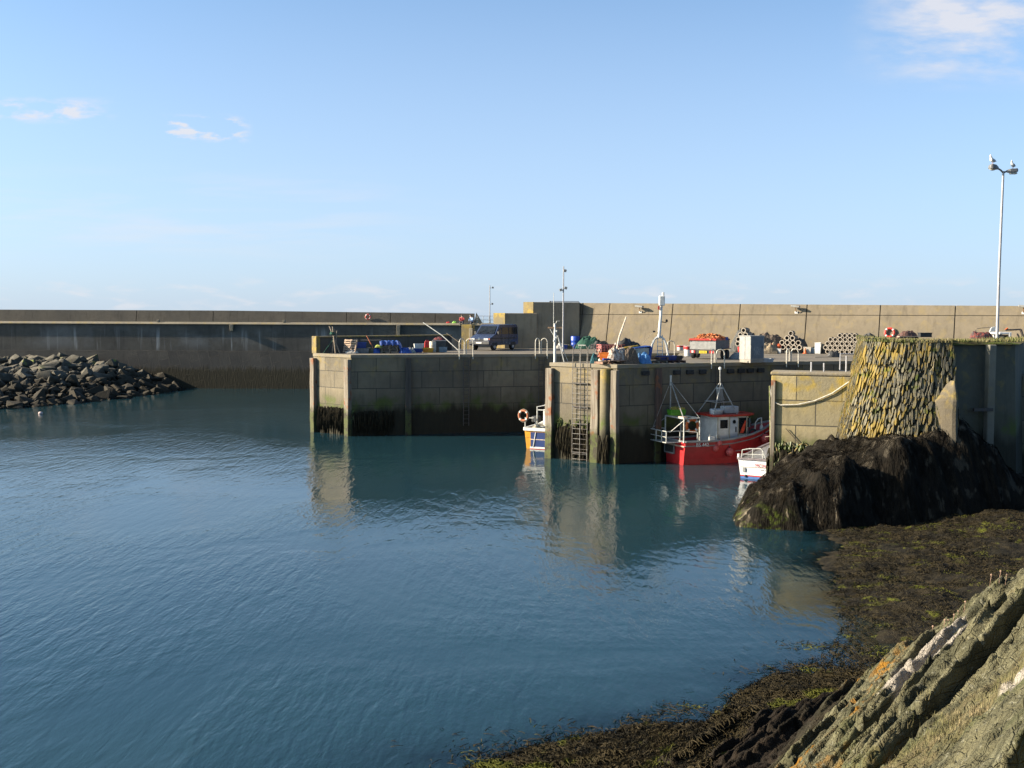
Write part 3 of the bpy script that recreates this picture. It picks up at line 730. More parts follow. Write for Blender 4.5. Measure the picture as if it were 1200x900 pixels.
# ================================================================== weed-draped reef below the pier head
def reef_top(x):
    kx = [8.6, 9.2, 10.4, 12.0, 13.2, 14.4, 15.6, 17.2, 19.2, 22.0, 26.0]; kz = [-.8, .2, 1.15, 1.85, 2.35, 2.65, 2.9, 3.35, 3.85, 1.2, .9]
    return np.interp(x, kx, kz)
def reef_z(X, Y):
    t = reef_top(X+ (fbm(Y*.5, X*.2, 3, 71)-.5)*.8)
    yf = np.interp(X, [8.6,10,11.5,13,16,20,26], [42.6,41.75,41.6,41.7,42.4,43.3,44.4]) + (fbm(X*.6, X*0+3, 3, 72)-.5)*.9
    yb = np.interp(X, [8.6,10,13,15,26], [44.5,47,50.5,52,54])
    up = sstep(0, 1, (Y-yf)/(.75+.42*t)); dn = 1-sstep(0,1,(Y-yb+2.5)/2.5)*.75
    gully = np.exp(-((X-11.2-.55*(Y-42))/.28)**2)*.10*np.clip(t,0,1.5)
    lump = (ridge(X*.5+.4*Y, Y*.45, 4, 73)-.55)*.75*np.clip(t*.6,0,1) + (ridge((X+.35*Y)*1.1, Y*.5, 3, 76)-.5)*.5*np.clip(t*.6,0,1) + (fbm(X*1.7, Y*1.7, 4, 74)-.5)*.45
    return (t+.8)*up*dn-.8 + lump*np.clip(up*1.5,0,1) - gully
xs = np.arange(8.4, 26, .06); ys = np.arange(40.8, 50, .05)
X, Y = np.meshgrid(xs, ys); Z = reef_z(X, Y)
m = MB(); m.grid(np.stack([X,Y,Z],-1).tolist())
n = NT('weedy_reef_rock'); P = n.pos(); z = n.sep(P)[2]
fl = n.map(P, (1,1,.18)); c = n.mix(n.rng(n.noise(fl, 6, 6), .35,.65), (.004,.0035,.0025), (.010,.008,.0055))
bare = n.mul(n.rng(n.noise(n.map(P,(1.6,.6,.35),(0,R(25),0)), 2.4, 6), .60,.66), n.mul(n.rng(z, 1.7,.9), n.rng(n.sep(P)[0], 13.6, 12.8)))
c = n.mix(bare, c, (.12,.10,.072))
c = n.mix(n.mul(n.rng(n.noise(P, 1.4, 5), .48,.6), n.mul(n.rng(z,1.3,.5), n.rng(n.sep(P)[0], 11.6, 10.4))), c, n.mix(n.rng(n.noise(P, 6, 5), .45, .6), (.04,.052,.008), WEED))
c = n.mix(n.mul(n.rng(n.noise(P, 1.2, 6), .47,.6), n.rng(z, 3.0, 3.6)), c, (.075,.064,.048)); c = n.mix(n.mul(n.rng(n.noise(n.map(P,(1,1,.4)), 2.3, 7), .56,.64), .7), c, (.045,.038,.028))
M_reef = n.out(c, .9, n.bump(n.noise(fl, 10, 6), .9, .08), 0, .1)
tr_ = tag(m.b('weedy_reef', M_reef, smooth=True), 'dark sloping rock draped in seaweed at the foot of the stone pier head', 'rock')
m = MB(); rg = random.Random(4); k = 0
sx = RNG.uniform(9.0, 25.0, 11000); sy = RNG.uniform(41.3, 47.5, 11000)
Z0 = reef_z(sx, sy); gx = (reef_z(sx+.06, sy)-Z0)/.06; gy = (reef_z(sx, sy+.06)-Z0)/.06
for i in range(len(sx)):
    if Z0[i] < .05 or float(fbm(sx[i]*.9, sy[i]*.9+Z0[i], 3, 75)) < .41: continue
    g = math.hypot(gx[i], gy[i])+1e-3; dx, dy = -gx[i]/g, -gy[i]/g; sl = min(g, 2.5)
    L = rg.uniform(.15,.5)/math.sqrt(1+sl*sl); jit = rg.uniform(-.5,.5); ex, ey = dx-dy*jit, dy+dx*jit; w = rg.uniform(.007,.02)
    rows = []
    px_ = sx[i]+ex*L*np.linspace(0,1,4); py_ = sy[i]+ey*L*np.linspace(0,1,4); pz_ = reef_z(px_, py_)
    for q in range(4):
        lift = .03+.07*math.sin(q/3*3.1); ww = w*(1-.25*q)
        rows.append([(px_[q]-ey*ww, py_[q]+ex*ww, pz_[q]+lift), (px_[q]+ey*ww, py_[q]-ex*ww, pz_[q]+lift+.012)])
    m.grid(rows)
o = m.b('draped_weed', pm('reef_wrack', (.013,.010,.006), (.005,.004,.003), 1.6, .9, 0, spec=.06), tr_); o['kind'] = 'stuff'

# ================================================================== rubble boulders on the far left
rockm = []
n = NT('armour_stone'); P = n.pos(); z = n.sep(P)[2]; oi = n.N.new('ShaderNodeObjectInfo')
c = n.mix(oi.outputs['Random'], (.032,.03,.024), (.10,.088,.066)); c = n.mix(n.rng(n.noise(P, 2.1, 6), .45,.65), c, (.085,.08,.065))
c = n.mix(n.mul(n.rng(n.noise(P,.5,4),.5,.6), .6), c, (.03,.028,.02))
c = n.mix(n.rng(n.math('ADD', z, n.mul(n.noise(P, .7, 4), -3.2)), 1.2, -.4), c, (.024,.02,.013))
c = n.mix(n.mul(n.rng(n.noise(P, .8, 3), .60,.68), n.rng(z,2.6,3.6)), c, (.14,.16,.03))
M_stone = n.out(c, .9, n.bump(n.noise(P, 7, 6), .6, .06), 0, .25)
def boulder_mesh(i):
    r = random.Random(100+i); bm = bmesh.new()
    for _ in range(15):
        v = Vector((r.gauss(0,1), r.gauss(0,1), r.gauss(0,1))).normalized()
        v = Vector((max(-.72,min(.72,v.x*1.1)), max(-.72,min(.72,v.y*1.1)), max(-.6,min(.6,v.z*1.1))))
        bm.verts.new((v.x*1.15*r.uniform(.85,1.1), v.y*.85*r.uniform(.8,1.1), v.z*.75*r.uniform(.85,1.1)))
    g = bmesh.ops.convex_hull(bm, input=bm.verts); bmesh.ops.delete(bm, geom=[e for e in g['geom_interior'] if isinstance(e, bmesh.types.BMVert)], context='VERTS')
    bmesh.ops.bevel(bm, geom=list(bm.edges), offset=.09, segments=2, profile=.6, affect='EDGES', clamp_overlap=True); me = bpy.data.meshes.new('boulder'); bm.to_mesh(me); bm.free(); me.materials.append(M_stone); return me
BM = [boulder_mesh(i) for i in range(9)]
def mound(x, y):
    edge = np.interp(x, [-75,-46,-44,-41.5,-39.5,-38.2], [92,95.2,98,103,110,118])    # front foot of the heap
    d = y-edge
    return np.where(d > 0, np.minimum(.135*d, 3.3+0*x), .4*d)*np.clip((-37.9-x)/12.0, .0, 1)**.6 - .05
xs = np.arange(-120, -33, .5); ys = np.arange(84, 124.4, .5); X, Y = np.meshgrid(xs, ys)
m = MB(); m.grid(np.stack([X,Y,np.minimum(mound(X,Y)-.75, 5)+(fbm(X*.6,Y*.6,3,81)-.5)*1.0],-1).tolist())
struct(m.b('rubble_slope', M_stone))
rg = random.Random(21); nb = 0
cand = []
for _ in range(2600):
    x, y = rg.uniform(-62,-38.0), rg.uniform(92,123.6)
    z = float(mound(np.array(x), np.array(y)))
    if z < -.25 or x < -y*.50: continue
    cand.append((x,y,z,min(1.25, .26+rg.random()**2.8*.95)))
cand.sort(key=lambda c: -c[3]); placed = []
for x, y, z, s_ in cand:
    if all((x-a)**2+(y-b)**2 > (.62*(s_+t))**2 for a, b, _, t in placed): placed.append((x,y,z,s_))
    if len(placed) >= 295: break
for i, (x, y, z, s_) in enumerate(placed):
    o = bpy.data.objects.new('boulder', BM[i % 9]); C.objects.link(o)
    o.location = (x, y, z+s_*.05); o.scale = (s_,)*3; o.rotation_euler = (rg.uniform(-.7,.7), rg.uniform(-.7,.7), rg.uniform(0,6.28))
    tag(o, 'rough grey boulder lying in the heap below the dark sea wall', 'boulder', 'boulders heaped below the sea wall')
m = MB()
for _ in range(1400):
    x, y = rg.uniform(-62,-38.2), rg.uniform(91,124); z = float(mound(np.array(x), np.array(y))); s_ = rg.uniform(.15,.4)
    if z > -.2: m.ball((x,y,z+rg.uniform(-.2,.25)), s_, 6, (rg.uniform(.7,1.3),rg.uniform(.6,1.1),rg.uniform(.5,.8)))
tag(m.b('small_stones', M_stone), 'small dark stones filling the gaps between the boulders', 'stones', kind='stuff')

# ================================================================== water
def axis(lo, hi, step, far):
    a = list(np.arange(lo, hi, step)); d = step
    while a[-1] < far: d *= 1.35; a.append(a[-1]+d)
    d = step
    while a[0] > -far: d *= 1.35; a.insert(0, a[0]-d)
    return np.array(a)
xs = axis(-6, 20, .28, 9000); ys = axis(14, 48, .28, 9000)
X, Y = np.meshgrid(xs, ys); m = MB(); m.grid(np.stack([X,Y,0*X],-1).tolist())
n = NT('harbour_water'); P = n.pos(); X3 = n.sep(P)
dep = n.attr('shallow')[2]
col = n.mix(n.rng(n.noise(P, .06, 4), .35,.65), (.0075,.026,.036), (.010,.031,.040))
near = n.math('SQRT', n.math('ADD', n.mul(X3[0],X3[0]), n.mul(X3[1],X3[1])))
def wave(rot, scale, dist, dscale, sx=1.0, sy=.25):
    v = n.map(P, (sx,sy,1), (0,0,R(rot)))
    return n.noise(v, scale, 3, dist, .5)
dst = n.map(n.mix(.5, P, P), (1,1,1))
w1 = wave(-62, 2.6, .5, 1, 1.0, .22); w2 = wave(-80, 4.2, .4, 1, 1.0, .3); w3 = wave(-40, 9, .3, 1, 1.0, .45); w4 = n.noise(P, .35, 3)
patch = n.rng(n.noise(P, .09, 4, .6), .38,.62, .35, 1.0)
h = n.math('ADD', n.math('ADD', n.mul(w1, 1.0), n.mul(w2, .55)), n.mul(w3, .28))
# ring ripples spreading from the pier corner
cx_, cy_ = 12.5, 47.0
dx = n.math('SUBTRACT', X3[0], cx_); dy = n.math('SUBTRACT', X3[1], cy_)
rad = n.math('ADD', n.math('SQRT', n.math('ADD', n.mul(dx,dx), n.mul(dy,dy))), n.mul(n.noise(P, .25, 3), 1.6))
ringw = n.mul(n.math('SINE', n.mul(rad, 7.5)), n.mul(n.rng(rad, 40, 6), n.rng(n.noise(P, .12, 3), .4,.6)))
h = n.math('ADD', n.mul(h, patch), n.mul(ringw, .05))
nb = n.bump(h, .45, .07)
n.out(col, .06, nb, 0, .5); n.bsdf.inputs['IOR'].default_value = 1.333
tr = n.N.new('ShaderNodeBsdfTransparent'); tr.inputs[0].default_value = (.55,.72,.66,1)
mx = n.N.new('ShaderNodeMixShader'); outn = n.N['Material Output']
gl = n.N.new('ShaderNodeBsdfGlossy'); gl.inputs['Roughness'].default_value = .06; n.put(gl.inputs['Normal'], nb)
fr = n.N.new('ShaderNodeFresnel'); fr.inputs[0].default_value = 1.333; n.put(fr.inputs['Normal'], nb)
m2 = n.N.new('ShaderNodeMixShader'); n.L.new(fr.outputs[0], m2.inputs[0]); n.L.new(tr.outputs[0], m2.inputs[1]); n.L.new(gl.outputs[0], m2.inputs[2])
n.L.new(dep, mx.inputs[0]); n.L.new(n.bsdf.outputs[0], mx.inputs[1]); n.L.new(m2.outputs[0], mx.inputs[2]); n.L.new(mx.outputs[0], outn.inputs[0])
o = struct(m.b('water', n.m))
msk = (X > -8) & (X < 22) & (Y > 10) & (Y < 50)
sh_ = np.zeros(X.shape); zt = terrain(X, Y)[0]; sh_[msk] = np.exp(np.minimum(zt[msk], 0)/.22)*(zt[msk] > -1.5)
set_attr(o, 'shallow', np.clip(sh_*.9, 0, .85).reshape(-1))
# ================================================================== boats
def paint(name, c, rough=.35, dirt=None): return pm(name, c, tuple(x*.8 for x in c), 2.2, rough, .06, 0, (1,1,1), dirt)
M_red = paint('red_hull_paint', (.50,.026,.03), .38); M_white = paint('white_boat_paint', (.78,.78,.75), .35); M_grey = paint('grey_boat_paint', (.30,.31,.31), .5)
M_blue = paint('blue_hull_paint', (.025,.045,.16), .35); M_yellow = paint('yellow_hull_paint', (.70,.32,.02), .4)
M_pipe = pm('pale_pipe', (.62,.62,.58), (.45,.45,.43), 9, .45, .05, .2); M_glass = pm('dark_glass', (.012,.015,.018), (.02,.024,.028), 3, .08, 0)
M_orange = pm('orange_float', (.62,.13,.02), (.42,.09,.02), 8, .6); M_buoy = pm('faded_red_buoy', (.62,.11,.10), (.45,.08,.075), 6, .4, .05)
M_blk = pm('black_plastic', (.02,.02,.022), (.035,.035,.035), 6, .6); M_rope = pm('worn_rope', (.36,.32,.25), (.22,.2,.16), 30, .95)
M_wood = pm('grey_wood', (.34,.27,.20), (.22,.18,.135), 5, .9, .3, 0, (1,1,6)); M_redpaint = paint('red_trim_paint', (.50,.035,.02), .45)
def hull(L, Bm, st, n=15, rake=.0, draft=.45):
    """st: list of (x/L, half-breadth/Bm*2, sheer z, chine half-breadth factor)"""
    xs = np.linspace(0, 1, n); k = [s[0] for s in st]; rings = []
    for t in xs:
        hb = np.interp(t, k, [s[1] for s in st])*Bm/2; sz = np.interp(t, k, [s[2] for s in st]); cf = np.interp(t, k, [s[3] for s in st])
        ring = []
        for f, zf in ((1, sz), (.5+.5*cf, sz*.62), (cf, sz*.25), (cf*.96, 0), (cf*.8, -draft*.5), (.05, -draft)):
            xr = t*L + rake*(zf/ max(sz,.1))*max(0, (t-.55)/.45)**2
            ring.append((xr, hb*f, zf))
        rings.append(ring + [(x, -y, z) for x, y, z in reversed(ring)])
    return rings
def sheer(rings, side, i): p = rings[i][0 if side > 0 else -1]; return Vector(p)
def gunwale(rings, w, h, up=0.0):
    m = MB()
    n = len(rings)
    for sd in (1, -1):
        P = [sheer(rings, sd, i) for i in range(n)]
        m.loft([[(p.x, p.y+sd*w*.5, p.z-h/2+up), (p.x, p.y-sd*w*.5, p.z-h/2+up), (p.x, p.y-sd*w*.5, p.z+h/2+up), (p.x, p.y+sd*w*.5, p.z+h/2+up)] for p in P])
    a, b = sheer(rings, 1, 0), sheer(rings, -1, 0)
    m.loft([[(p.x-w*.5, p.y, p.z-h/2+up), (p.x+w*.5, p.y, p.z-h/2+up), (p.x+w*.5, p.y, p.z+h/2+up), (p.x-w*.5, p.y, p.z+h/2+up)] for p in (a, b)])
    return m
def strake(rings, frac, r, x0=0, x1=None):
    m = MB()
    for sd in (0, -1):
        P = []
        for i, rg_ in enumerate(rings):
            a = Vector(rg_[0] if sd == 0 else rg_[-1]); b = Vector(rg_[1] if sd == 0 else rg_[-2]); c = Vector(rg_[2] if sd == 0 else rg_[-3])
            p = a.lerp(b, frac/.38) if frac < .38 else b.lerp(c, (frac-.38)/.37)
            P.append(p+Vector((0, r*.4 if sd == 0 else -r*.4, 0)))
        m.tube(P[x0:x1], r, 6)
    return m
def lifering(name, label, loc, rz, Rr, r, mat, tilt=0):
    t = T(name, label, 'life ring', loc, 0, None, (tilt, 0, rz))
    MB().torus((0,0,0), Rr, r, 'Y', 28, 10).b('ring', mat, t, smooth=True)
    m = MB()
    for a in (45,135,225,315):
        m.torus((0,0,0), Rr, r*1.07, 'Y', 3, 10, (R(a-9), R(a+9)))
    m.b('white_band', M_white, t, smooth=True)
    m = MB(); m.tube([((Rr+r*1.3)*math.cos(R(a)), -.01, (Rr+r*1.3)*math.sin(R(a))+.01*math.sin(a)) for a in range(0, 361, 15)], .012, 5); m.b('grab_rope', M_rope, t)
    return t

RBY = -1.4
# ---------------------------------------------------------------- red fishing boat
rb = T('fishing_boat', 'red fishing boat with white wheelhouse lying in the shade of the dock', 'fishing boat', (9.52, 63.25+RBY, 0), R(22))
ST = [(0,.90,1.34,.86),(.25,.98,1.32,.84),(.5,1,1.42,.80),(.7,.93,1.62,.62),(.85,.68,1.88,.42),(.95,.34,2.10,.25),(1,.05,2.24,.12)]
rk = hull(6.35, 2.55, ST, 19, .35)
m = MB(); m.loft(rk, True); m.f = m.f[:-2] + [m.f[-2], m.f[-1]]
# open the top: drop the deck strip between the two sheer lines
nr = len(rk[0]); m.f = [f for i, f in enumerate(m.f) if not (i < (len(rk)-1)*nr and i % nr == nr-1)]
ho = m.b('hull', M_red, rb); sm = ho.modifiers.new('thickness', 'SOLIDIFY'); sm.thickness = .05
gunwale(rk, .16, .09, .03).b('gunwale', M_grey, rb, bev=.01)
strake(rk, .17, .035).b('rubbing_strake', M_grey, rb)
MB().tube([(-.05,1.13,1.08),(-.05,-1.13,1.08)], .045, 6).b('stern_rubbing_bar', pm('bare_wood_bar', (.62,.5,.4), (.45,.36,.3), 6, .7), rb)
m = MB(); m.loft([[(r[0][0]+.03, r[1][1]*.95, .72), (r[0][0]+.03, -r[1][1]*.95, .72), (r[0][0]+.03, -r[1][1]*.95, .68), (r[0][0]+.03, r[1][1]*.95, .68)] for r in rk[:-1]]); m.b('deck', M_grey, rb)
MB().box((.02, .52, .93), (.16,1.05,.66)).b('stern_opening', M_blk, rb)
m = MB(); m.box((-.07,1.06,.95), (.06,.06,.76)); m.box((-.07,-.02,.95), (.06,.06,.76)); m.box((-.07,.52,.58), (.06,1.1,.07)); m.b('stern_opening_frame', M_grey, rb)
# wheelhouse
wh = MB().loft([[(2.25,.88,z0),(2.25,-.88,z0),(4.35,-.84,z0),(4.75,-.45,z0),(4.75,.45,z0),(4.35,.84,z0)] for z0 in (.72, 2.72)])
who = wh.b('wheelhouse', M_white, rb, bev=.03)
MB().prism([(1.95,1.02),(1.95,-1.02),(4.5,-1.0),(5.1,-.5),(5.1,.5),(4.5,1.0)], 2.72, 2.84).b('roof', M_redpaint, rb, bev=.02)
sy = -.875
MB().box((2.75,sy-.005,2.28), (.52,.03,.5), tilt=0).b('window', M_glass, who, bev=.02)
MB().box((4.02,sy-.0,2.15), (.5,.05,.95)).b('window', M_glass, who, bev=.02)
for y in (-.6, 0, .6): MB().box((4.66 if abs(y) < .3 else 4.55, y, 2.3), (.25,.42,.55), R(45)*np.sign(y)*-1 if y else 0).b('front_window', M_glass, who)
d_ = MB().box((3.43,sy-.008,1.72), (.54,.04,1.92)).b('door', pm('pale_blue_door', (.55,.60,.66), (.47,.52,.58), 4, .5), who, bev=.02)
MB().lathe([(.11,0),(.11,.03)], (3.43,sy-.03,2.4), 14, Matrix.Rotation(R(90),4,'X')).b('porthole', M_glass, d_)
MB().box((3.55,sy-.05,1.95), (.05,.05,.3)).b('handle', M_blk, d_)
for x in (2.32, 3.12, 3.72, 4.3): MB().box((x,sy-.012,1.7), (.06,.05,2.0)).b('frame_post', pm('cream_trim', (.52,.48,.38), (.42,.38,.3), 5, .6), who)
m = MB(); m.box((2.75,sy-.01,1.28), (.85,.04,.05)); m.box((2.75,sy-.01,1.0), (.04,.04,.5)); m.b('locker_door', M_grey, who)
MB().loft([[(4.05+a-.10*w_,sy-.06,1.75+b),(4.05+a+.10*w_,sy-.06,1.75+b-.05),(4.05+a+.10*w_,sy-.1,1.75+b-.05),(4.05+a-.10*w_,sy-.1,1.75+b)] for a, b, w_ in ((-.12,0,1),(-.02,.28,1),(.1,.6,.35),(.14,.72,.3))]).b('rescue_bag', pm('signal_red', (.75,.07,.02), (.6,.05,.02), 6, .6), who)
MB().lathe([(.36,0),(.40,.05),(.40,.26),(.34,.3)], (2.55,-.35,2.84), 18).b('radar_drum', pm('pale_grey_plastic', (.5,.54,.58), (.42,.46,.5), 5, .5), rb, smooth=True)
MB().box((3.55,-.2,3.06), (.95,.55,.42)).b('roof_raft_case', _M['pale_grey_plastic'], rb, bev=.04)
# A-frame mast
M_mast = pm('galvanised_mast', (.42,.42,.40), (.3,.3,.29), 8, .5, .1, .3)
tp = Vector((2.95,-.1,4.62)); am = T('x', None, None); bpy.data.objects.remove(am)
m = MB()
for q in ((2.05,-.85,2.84),(2.05,.85,2.84),(3.7,-.8,2.84),(3.9,.75,2.84)):
    m.tube([q, tp+Vector((0,-.08 if q[1]<0 else .08,0))], .035, 7)
m.tube([(2.35,-.62,3.55),(3.45,-.58,3.55)], .03, 6); m.tube([(2.35,.6,3.55),(3.55,.5,3.55)], .03, 6); m.tube([(2.35,-.62,3.55),(2.35,.6,3.55)], .03, 6)
amo = m.b('roof_mast', M_mast, rb, smooth=True)
MB().tube([tp, tp+Vector((-.02,0,.85))], .035, 7).b('mast_pole', M_mast, amo, smooth=True)
MB().lathe([(.05,0),(.09,.02),(.09,.14),(.04,.17)], tp+Vector((-.02,0,.8)), 10).b('mast_light', M_white, amo)
MB().box(tp+Vector((0,0,-.28)), (.42,.12,.09)).b('crossbar', M_white, amo)
MB().loft([[(tp.x+x-.16,tp.y-.1,z),(tp.x+x+.16,tp.y-.1,z+.02),(tp.x+x+.16,tp.y+.1,z+.02),(tp.x+x-.16,tp.y+.1,z)] for x, z in ((-.05,tp.z-.34),(.02,tp.z-.8),(.12,tp.z-1.0))]).b('radar_reflector', M_grey, amo)
# stern gantry
ga = MB()
for x, y in ((-.05,1.05),(-.05,-1.05),(1.0,1.05),(1.0,-1.05)): ga.tube([(x,y,1.3),(x,y,2.72)], .045, 7)
for p, q in (((-.05,1.05,2.7),(-.05,-1.05,2.7)),((1.0,1.05,2.7),(1.0,-1.05,2.7)),((-.05,1.05,2.7),(1,1.05,2.7)),((-.05,-1.05,2.7),(1,-1.05,2.7))): ga.tube([p,q], .045, 7)
gao = ga.b('stern_gantry', M_pipe, rb, smooth=True)
MB().box((.05,-.75,2.76), (.3,.62,.07), 0).b('gantry_plank', pm('bare_wood_bar', None), gao)
MB().tube([(.1,.75,2.7),(.1,.75,4.5)], .04, 7).b('mizzen_mast', M_mast, rb); MB().tube([(.1,.75,4.5),(.1,.75,5.1)], .06, 8).b('mizzen_head', pm('pale_pipe', None), rb)
m = MB()
for q in ((-.05,-1.0,2.72),(1.0,-1.0,2.72),(-.9,1.1,1.95),(1,1.0,2.7)): m.tube([(.1,.75,4.75), q], .014 if q[0] != -.05 else .03, 5)
m.tube([(-.05,-1.05,2.6),(-.7,-.6,1.9)], .025, 5); m.tube([(-.05,1.05,2.6),(-.9,1.1,2.0)], .02, 5); m.b('stays', M_mast, rb)
# stern platform rails
pl_ = MB(); 
xs_ = (-.95, -.05); ys_ = (1.2, .55, -.1, -.62)
for z in (1.30, 1.62, 1.95):
    pl_.tube([(-.05,1.2,z),(-.95,1.2,z),(-.95,-.62,z),(-.05,-.62,z)], .03 if z != 1.62 else .022, 6)
for y in ys_: pl_.tube([(-.95,y,1.3),(-.95,y,1.95)], .03, 6)
for y in (1.2,-.62): pl_.tube([(-.05,y,1.3),(-.05,y,1.95)], .03, 6)
pl_.tube([(.0,-.62,1.95),(.8,-1.1,1.9)], .022, 6); pl_.tube([(.8,-1.15,1.4),(.8,-1.15,1.9)], .03, 6); MB().tube([(1.6,-1.2,1.4),(1.6,-1.2,1.75)], .03, 6).b('rail_post', M_pipe, rb)
plo = pl_.b('stern_rail', M_pipe, rb, smooth=True)
MB().box((-.5,.29,1.29), (.9,1.8,.03)).b('stern_platform', M_grey, rb)
MB().box((1.75,-1.15,1.5), (.34,.2,.22)).b('deck_box', M_white, rb, bev=.03)
m = MB(); m.tube([(2.05,-1.22,1.40),(2.05,-1.2,1.7),(2.25,-1.15,1.75),(2.3,-1.15,1.45)], .03, 6); m.b('hauler_hoop', M_pipe, rb)
m = MB(); m.tube([(5.0,-.72,1.75),(5.05,-.72,2.3),(5.25,-.7,2.5),(5.5,-.66,2.55),(5.52,-.66,2.0)], .045, 7); m.b('pot_hauler', M_pipe, rb, smooth=True)
MB().lathe([(.08,0),(.1,.04),(.1,.2),(.07,.24)], (5.52,-.66,1.85), 10).b('hauler_lamp', M_white, rb)
m = MB(); m.torus((4.85,-.75,1.62), .26, .07, 'Y', 18, 6); m.b('hauler_wheel', M_blk, rb)
m = MB(); m.box((1.4,.2,.95), (1.2,1.4,.5)); m.b('deck_hatch', M_grey, rb, bev=.03)
text('registration', 'BS 442', .30, M_white, rb, (1.05,-1.30,1.17), (R(85), 0, R(-3)), .01)
for i, (px, py, Y, r, lb) in enumerate(((838.5,522,62.9,.19,'small red buoy hanging lowest of three on the red hull'),(843,516.5,62.9,.17,'pale red buoy hanging highest on the gunwale below the wheelhouse'),(847.5,518,63.3,.16,'dull pink buoy half behind the pale one on the red hull'),(855,526.5,63.2,.23,'largest red buoy, alone on the red hull below the door'),(887.5,519.5,65.2,.20,'grey and orange buoy hanging under the red bow'),(896,510.5,64.6,.25,'big pink buoy at the tip of the red bow'),(757,513,64.6,.18,'red buoy tied to the stern rail of the red boat'))):
    p = at_y(px, py+3, Y+RBY); b_t = T('buoy', lb, 'buoy', p, 0, 'buoys hung on the red boat')
    mt_ = M_buoy if i != 4 else pm('grey_orange_buoy', (.38,.33,.27), (.62,.2,.07), 3, .5)
    MB().ball((0,0,0), r, 18, (1,1,1.12)).b('float', mt_, b_t, smooth=True); MB().lathe([(.03,r*1.05),(.05,r*1.2),(.03,r*1.35)], (0,0,0), 8).b('eye', M_blk, b_t)
    if i < 4: MB().tube([(0,0,r*1.3),(0,.12,1.52-p.z+ (.0))], .012, 5).b('lanyard', M_rope, b_t)
p = at_y(811.5, 499, 63.0+RBY); lifering('life_ring', 'orange life ring hanging on the stern gantry of the red boat', (p.x,p.y+.1,p.z), R(15), .35, .085, M_orange)
p = rb.matrix_world  # fish box on the gantry
gp = Matrix.Translation((9.52,63.25+RBY,0)) @ Matrix.Rotation(R(22),4,'Z') @ Vector((.45,.65,2.75))
def fishbox(name, label, loc, rz, d, mat, mat2=None, group=None, cat='fish box'):
    t = T(name, label, cat, loc, rz, group)
    x, y, z = d; m = MB(); w = .02
    m.loft([[(-x/2*k,-y/2*k,zz),(x/2*k,-y/2*k,zz),(x/2*k,y/2*k,zz),(-x/2*k,y/2*k,zz)] for k, zz in ((.9,0),(.98,z*.55),(1,z),(.95,z),(.88,.03))], True); m.b('tub', mat, t)
    MB().torus((0,0,0), 1, .02, 'Z', 4, 4) if False else None
    m = MB()
    for s in (-1,1): m.box((0,s*y/2,z-.025), (x*1.03,.03,.05)); m.box((s*x/2,0,z-.025), (.03,y*1.03,.05))
    m.b('rim', mat2 or mat, t, bev=.008)
    return t
t = fishbox('fish_box', 'bright green fish box with yellow heap of netting on the stern gantry', gp, R(15), (.95,.6,.34), pm('lime_plastic', (.13,.42,.03), (.09,.33,.02), 4, .5))
m = MB(); P_ = [[(-.42+.84*i/7, -.26+.52*j/5, .34+.22*float(vnoise(i*1.3, j*1.7, 5))*math.sin(math.pi*(i+.6)/8.2)**.3) for i in range(8)] for j in range(6)]; m.grid(P_)
m.grid([[(p[0],p[1],.3 if k else p[2]) for p in P_[0]] for k in (0,1)]); m.b('net_heap', pm('yellow_net', (.42,.34,.06), (.28,.24,.06), 14, .9), t)

# ---------------------------------------------------------------- blue and yellow boat in the slot
bb = T('small_boat', 'blue and yellow boat with white gunwale half hidden behind the inner pier', 'boat', (1.70, 68.2, 0), R(66))
ST2 = [(0,.92,1.26,.88),(.5,1,1.3,.85),(.8,.75,1.6,.5),(1,.06,1.9,.15)]
rk2 = hull(5.5, 2.1, ST2, 13, .3)
m = MB(); m.loft(rk2, True); m.f = [f for i, f in enumerate(m.f) if not (i < 12*12 and i % 12 == 11)]
m.b('hull', M_yellow, bb)
m = MB(); m.loft([[(-.06,.52,z),(-.06,-1.0,z),(-.02,-1.0,z),(-.02,.52,z)] if False else [(-.05,.50+.02*z,z),(-.05,-.93-.03*z,z),(-.01,-.93-.03*z,z),(-.01,.5+.02*z,z)] for z in (.12,.55,1.08)]); m.b('blue_stern_panel', M_blue, bb)
MB().box((-.04,-.22,.62), (.06,1.46,.05)).b('stern_rubbing_bar', pm('bare_wood_bar', None), bb)
MB().tube([(-.07,.15,1.08),(-.07,.32,.12)], .03, 6).b('rudder_rope', M_white, bb)
MB().box((-.03,-.2,.09), (.06,1.5,.11)).b('boot_stripe', M_white, bb); MB().box((-.03,-.2,.02), (.058,1.5,.05)).b('waterline_stripe', M_redpaint, bb)
gunwale(rk2, .18, .2, .0).b('gunwale', M_white, bb, bev=.02)
m = MB(); m.loft([[(r[0][0],r[1][1]*.95,.75),(r[0][0],-r[1][1]*.95,.75),(r[0][0],-r[1][1]*.95,.7),(r[0][0],r[1][1]*.95,.7)] for r in rk2[:-1]]); m.b('deck', M_grey, bb)
cab = MB().loft([[(2.5,.7,z),(2.5,-.75,z),(4.2,-.5,z),(4.2,.5,z)] for z in (.75, 2.35)]).b('cabin', M_white, bb, bev=.04)
MB().box((2.48,-.1,1.9), (.04,.7,.6)).b('window', M_glass, cab)
m = MB(); m.tube([(.1,.95,1.36),(.1,.95,1.98),(.15,.35,1.98),(.15,.2,1.55),(.2,0,1.42),(.2,-.35,1.42),(.25,-.5,1.7),(.3,-.6,2.1),(.35,-.7,2.5)], .045, 7); m.tube([(.3,.2,1.4),(.3,.2,2.7),(.35,-.3,2.8),(.5,-.6,3.2),(.9,-.7,3.3)], .045, 7); m.tube([(.3,.2,2.5),(.3,-.6,2.5)], .04, 7)
